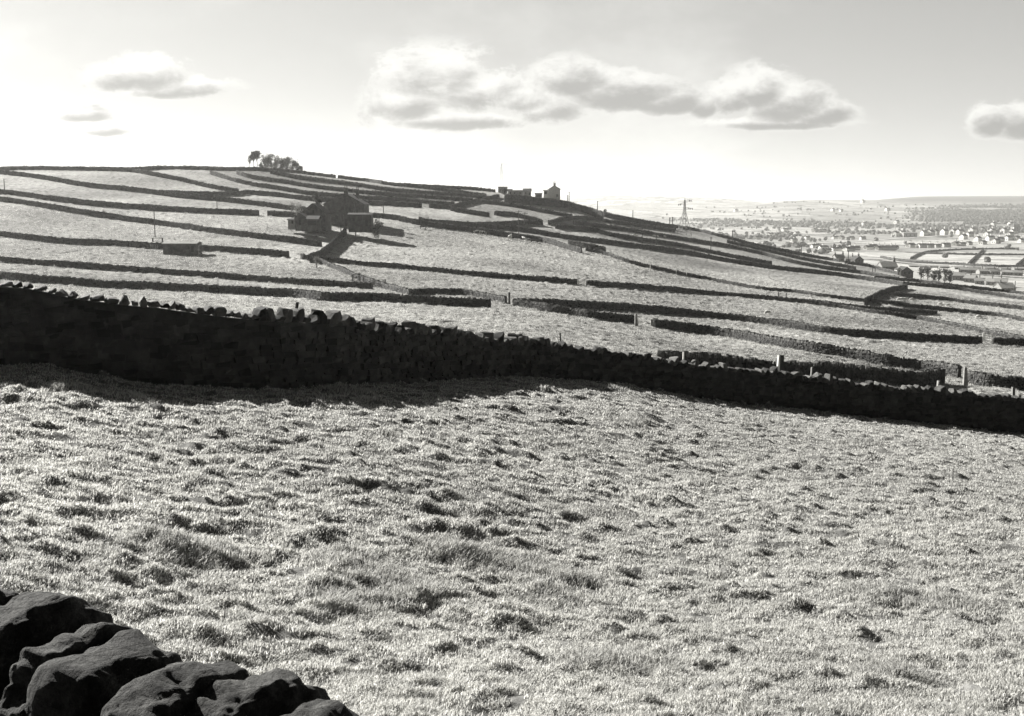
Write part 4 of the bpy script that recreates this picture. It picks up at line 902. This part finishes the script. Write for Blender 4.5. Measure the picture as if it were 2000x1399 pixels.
def woodland():
    import bmesh
    bm = bmesh.new(); bmesh.ops.create_icosphere(bm, subdivisions=2, radius=1.0); ico = np.array([v.co[:] for v in bm.verts]); icf = np.array([[v.index for v in f.verts] for f in bm.faces]); bm.free()
    R = np.random.default_rng(5); n = 60000
    Y = 900+3900*R.random(n)**.75; A_ = px_a(1250)+(px_a(2080)-px_a(1250))*R.random(n); X = A_*Y; Z = zmac(X, Y)
    PX = 1000+A_*F*1.009; PY = 400-(Z/Y)*F
    wood = smooth01(fbm(X, Y, 420, 4, 91), .56, .62)*smooth01(Y, 1600, 2100)*(1-smooth01(Y, 3300, 4200))
    wood = np.maximum(wood, smooth01(fbm(X, Y, 260, 4, 14), .44, .52)*smooth01(PX, 1740, 1860)*smooth01(PY, 398, 408)*(1-smooth01(PY, 448, 456)))
    vill = smooth01(PY, 434, 442)*(1-smooth01(PY, 488, 494))*smooth01(PX, 1430, 1500)
    belt = vill*smooth01(fbm(X, Y, 110, 3, 52), .54, .62)*.13
    clear = (((PY > 458)&(PY < 500)&(PX > 1660))|((PY > 490)&(PX > 1640))).astype(float)
    hedge = smooth01(fbm(X, Y, 60, 2, 19), .66, .72)*.05
    keep = R.random(n) < np.maximum(np.maximum(wood*(.16+.30*smooth01(PX, 1720, 1840)), belt), hedge)*(1-clear*.96)*smooth01(PX, 1250, 1420)
    X, Y, Z = X[keep], Y[keep], Z[keep]; n = len(X); print('woodland crowns', n)
    rad = 1.9+2.3*R.random(n); V = ico[None]*(1+.22*R.normal(0, 1, (n, len(ico), 1)))
    V = V*rad[:, None, None]*np.array([1, 1, .95]); V[:, :, 0] += X[:, None]; V[:, :, 1] += Y[:, None]; V[:, :, 2] += (Z+rad*.75)[:, None]
    o = mesh_obj('woodland', V.reshape(-1, 3), (icf[None]+np.arange(n)[:, None, None]*len(ico)).reshape(-1, 3), M_twig)  # pale bare-twig colour, lightened so the woods look hazier
    tag(o, 'far hazy woods and tree belts spread over the valley side', 'woodland', kind='stuff')
woodland()

# ------------------------------------------------------------------ animals
def skin_mesh(name, pts, edges, rad, mat):
    me = bpy.data.meshes.new(name); me.from_pydata(pts, edges, []); o = bpy.data.objects.new(name, me); COL.objects.link(o)
    md = o.modifiers.new('s', 'SKIN'); 
    sv = me.skin_vertices[0] if me.skin_vertices else None
    for i, rr in enumerate(rad): sv.data[i].radius = rr if isinstance(rr, tuple) else (rr, rr)
    sv.data[0].use_root = True
    o.modifiers.new('d', 'SUBSURF').levels = 1
    dg = bpy.context.evaluated_depsgraph_get(); nm = bpy.data.meshes.new_from_object(o.evaluated_get(dg))
    bpy.data.objects.remove(o); nm.name = name; nm.materials.clear(); nm.materials.append(mat)
    nm.polygons.foreach_set('use_smooth', [True]*len(nm.polygons)); return nm
def quadruped(name, L, H, girth, mat, graze=False, legr=.06):
    b = H-girth*.9; zt = H-girth; hx = L*.36
    P = [(-hx, 0, zt), (-hx*.3, 0, zt-.03), (hx*.4, 0, zt), (hx, 0, zt+.04)]; R = [(girth*.85, girth*.9), (girth, girth*1.05), (girth*.95, girth), (girth*.72, girth*.85)]
    E = [(0, 1), (1, 2), (2, 3)]
    hz = (.18 if graze else H+.12); hd = [(hx+L*.14, 0, (zt-.05 if graze else zt+.22)), (hx+L*.22, 0, (hz+.22 if graze else hz-.02)), (hx+L*.32, 0, hz-.10)]
    n = len(P); P += hd; R += [girth*.5, girth*.36, girth*.22]; E += [(3, n), (n, n+1), (n+1, n+2)]
    for sx_, base in ((-1, 0), (1, 3)):
        for sy_ in (-1, 1):
            n = len(P); x0 = P[base][0]+(-.04 if base == 0 else .02)
            P += [(x0, sy_*girth*.55, zt-girth*.75), (x0+(.10 if base == 0 else -.03), sy_*girth*.55, zt*.52), (x0+(-.06 if base == 0 else .0), sy_*girth*.55, zt*.30), (x0-.01, sy_*girth*.55, .02)]
            R += [legr*1.9, legr*1.2, legr, legr*1.05]; E += [(base, n), (n, n+1), (n+1, n+2), (n+2, n+3)]
    n = len(P); P += [(-hx-L*.07, 0, zt+.02), (-hx-L*.09, 0, zt-.4)]; R += [legr*.6, legr*.5]; E += [(0, n), (n, n+1)]
    return skin_mesh(name, P, E, R, mat)
mc, N = new_mat('black_and_white_hide'); tcn = N.n('ShaderNodeTexCoord'); grey_out(N, N.ss(N.noise(tcn.outputs['Object'], 1.9, 2, .4), .47, .50, .02, .65), .7); M_cow = mc
M_black = simple('black_hide', .012, .02, 2.0); M_white = simple('white_hide', .6, .75, 2.0)
cow_g = quadruped('cow', 2.3, 1.4, .38, M_cow, True, .075); cow_s = quadruped('cow', 2.3, 1.4, .38, M_cow, False, .075)
cow_b = cow_g.copy(); cow_b.materials.clear(); cow_b.materials.append(M_black); cow_w = cow_s.copy(); cow_w.materials.clear(); cow_w.materials.append(M_white)
sheep = quadruped('sheep', 1.25, .78, .27, M_wool, True, .04)
def animal(me, x, y, label, cat, rz, sc=1.0, rmin=60, rmax=700, group=None):
    X, Y = hit(x, y, 0, rmin, rmax); o = bpy.data.objects.new(cat, me); COL.objects.link(o); o.location = (X, Y, float(ground(X, Y))+.0); o.rotation_euler = (0, 0, rz); o.scale = (sc,)*3
    tag(o, label, cat, group); return o
GC = 'cattle grazing in the middle field'
animal(cow_b, 826, 448, 'small black cow alone at the tip of the farmhouse shadow', 'cow', .3, .85, group=GC)
animal(cow_g, 931, 457.5, 'black and white cow furthest left of the group in front of the wall', 'cow', .2, .9, group=GC)
animal(cow_s, 945, 459, 'black and white cow second from the left in front of the wall', 'cow', 2.8, .85, group=GC)
animal(cow_w, 996, 467, 'bright white cow standing alone against the dark wall', 'cow', 1.2, .95, group=GC)
animal(cow_s, 1024, 471, 'black and white cow to the right of the bright white one', 'cow', 2.2, .8, group=GC)
animal(cow_g, 1031, 472.5, 'black and white grazing cow closest to the wall right of the bright white cow', 'cow', .8, .8, group=GC)
animal(cow_b, 1042, 474.5, 'black cow at the right end of the herd', 'cow', .2, .8, group=GC)
GS = 'sheep on the hillside'
for (x, y, lb, a) in [(1755,588,'leftmost sheep of the upper four beside the lit cross wall',.4),(1762,587,'second sheep from the left in the upper four at the right',2.9),(1767,587.5,'third sheep from the left in the upper four at the right',.2),(1782,588,'rightmost sheep of the upper four at the right',3.3),
                      (1836,597,'left one of the three sheep in a row further right',.2),(1846,598,'middle one of the three sheep in a row further right',3.0),(1850.5,599,'right one of the three sheep in a row further right',.5),
                      (1911,622,'lone white sheep below the walls at the right',.1),(1498,616,'lone white sheep above the thick dark wall in the centre right',.6),
                      (1238,462,'left sheep of the pair beside the tallest pole',.2),(1243,463,'right sheep of the pair beside the tallest pole',3.0),(1277,463,'sheep just left of the short pole',.3),(1284,464,'sheep just right of the short pole',2.8),(1297,464,'single sheep between the short pole and the pylon',.2),(1325,467,'left sheep at the foot of the pylon',.3),(1330,468,'right sheep at the foot of the pylon',3.0)]:
    animal(sheep, x, y, lb, 'sheep', a, 1.15, group=GS)

# ------------------------------------------------------------------ troughs, hut, shed and track on the left slope
def trough(x, y, wpx, label):
    X, Y = hit(x, y, 0); k = Y/F; L = wpx*k/2; z = float(zmac(X, Y)); m = MB(); h = .75
    m.box(-L, L, -.55, -.40, -.3, h); m.box(-L, L, .40, .55, -.3, h); m.box(-L, -L+.18, -.398, .398, -.3, h); m.box(L-.18, L, -.398, .398, -.3, h); m.box(-L+.182, L-.182, -.398, .398, .1, .55)
    o = m.build('trough', M_mid); o.location = (X, Y, z); o.rotation_euler = (0, 0, -.5); tag(o, label, 'trough')
trough(267, 483, 19, 'pale stone trough lying at the foot of the left-hand wall')
def feeder(x, y, wpx, label):
    X, Y = hit(x, y, 0); k = Y/F; Rr = wpx*k/2; z = float(zmac(X, Y)); t = empty('ring_feeder', (X, Y, z)); tag(t, label, 'feeder'); n = 20
    for zz in (.1, .5, .95):
        m = MB()
        for i in range(n):
            a, b = 2*math.pi*i/n, 2*math.pi*(i+1)/n; m.tube((Rr*math.cos(a), Rr*math.sin(a), zz), (Rr*math.cos(b), Rr*math.sin(b), zz), .06, n=5)
        m.build('hoop', M_steel, t)
    m = MB()
    for i in range(n): a = 2*math.pi*i/n; m.tube((Rr*math.cos(a), Rr*math.sin(a), 0), (Rr*math.cos(a), Rr*math.sin(a), 1.0), .045, n=5)
    m.build('bars', M_postpale, t)
feeder(304, 486, 20, 'round pale barred feeder between the stone trough and the low hut')
house(351, 492, 'long low dark hut with a pale roof edge built against the left-hand wall', 66, 15, 18, 3.5, gable=False, r=236, name='low_hut', cat='hut', roof=M_slate_pale, rot=-.06, win=((-20, 6, 3, 4), (18, 6, 3, 4)), door_or_shade=(26, 5, 11), roof_over=.2)
gate(299, 473, 315, 474, .9, 'thin rail fence standing behind the round feeder at the foot of the tall pole', M_pole, bars=2, name='rail_fence', cat='fence')

def ribbon(pts, width, mat, name, label, rmin=60, rmax=900, lift=.05, ds=.5, nw=6):
    XY = np.array([hit(x, y, 0, rmin, rmax) for x, y in pts]); S = resample(XY, ds); t = np.gradient(S, axis=0); t /= np.linalg.norm(t, axis=1)[:, None]; nn = np.stack([-t[:, 1], t[:, 0]], -1)
    P = []
    for j in range(nw+1):
        q = S+nn*((j/nw-.5)*width)*(1+.15*(fbm(S[:, 0], S[:, 1], 3, 2, j)-.5))[:, None]; P.append(np.column_stack([q, ground(q[:, 0], q[:, 1])+lift-(.03 if j in (0, nw) else 0)]))
    V = np.stack(P, 1); k = len(S); idx = np.arange(k*(nw+1)).reshape(k, nw+1); Q = np.stack([idx[:-1, :-1], idx[:-1, 1:], idx[1:, 1:], idx[1:, :-1]], -1).reshape(-1, 4)
    o = mesh_obj(name, V.reshape(-1, 3), Q, mat, None, True); tag(o, label, 'track' if 'track' in name else 'road', kind='structure')
ribbon([(668,448),(655,460),(643,472),(632,482),(615,494),(590,501),(572,498)], 1.1, M_track, 'farm_track', 'right wheel track of the farm lane')
ribbon([(661,448),(648,460),(636,472),(624,482),(607,494)], 1.0, M_track, 'farm_track', 'left wheel track of the farm lane')
ribbon([(1440,484),(1600,475.5),(1740,467.5),(1860,459.5),(1960,458),(2050,459)], 16, M_track, 'valley_road', 'pale road crossing the valley below the upper houses', 700, 4800, .8, 12, 3)

# ------------------------------------------------------------------ the air
hz = MB(); hz.box(-14000, 14000, -60, 16500, -900, 90); mh, N = new_mat('haze_air')
pv = N.n('ShaderNodeVolumePrincipled'); pv.inputs['Color'].default_value = (.93, .93, .90, 1); pv.inputs['Density'].default_value = .00010; pv.inputs['Anisotropy'].default_value = .45
ow = N.n('ShaderNodeOutputMaterial'); N.nt.links.new(pv.outputs[0], ow.inputs['Volume'])
ho = hz.build('haze', mh); tag(ho, 'pale haze lying over the valley', 'haze', kind='stuff')
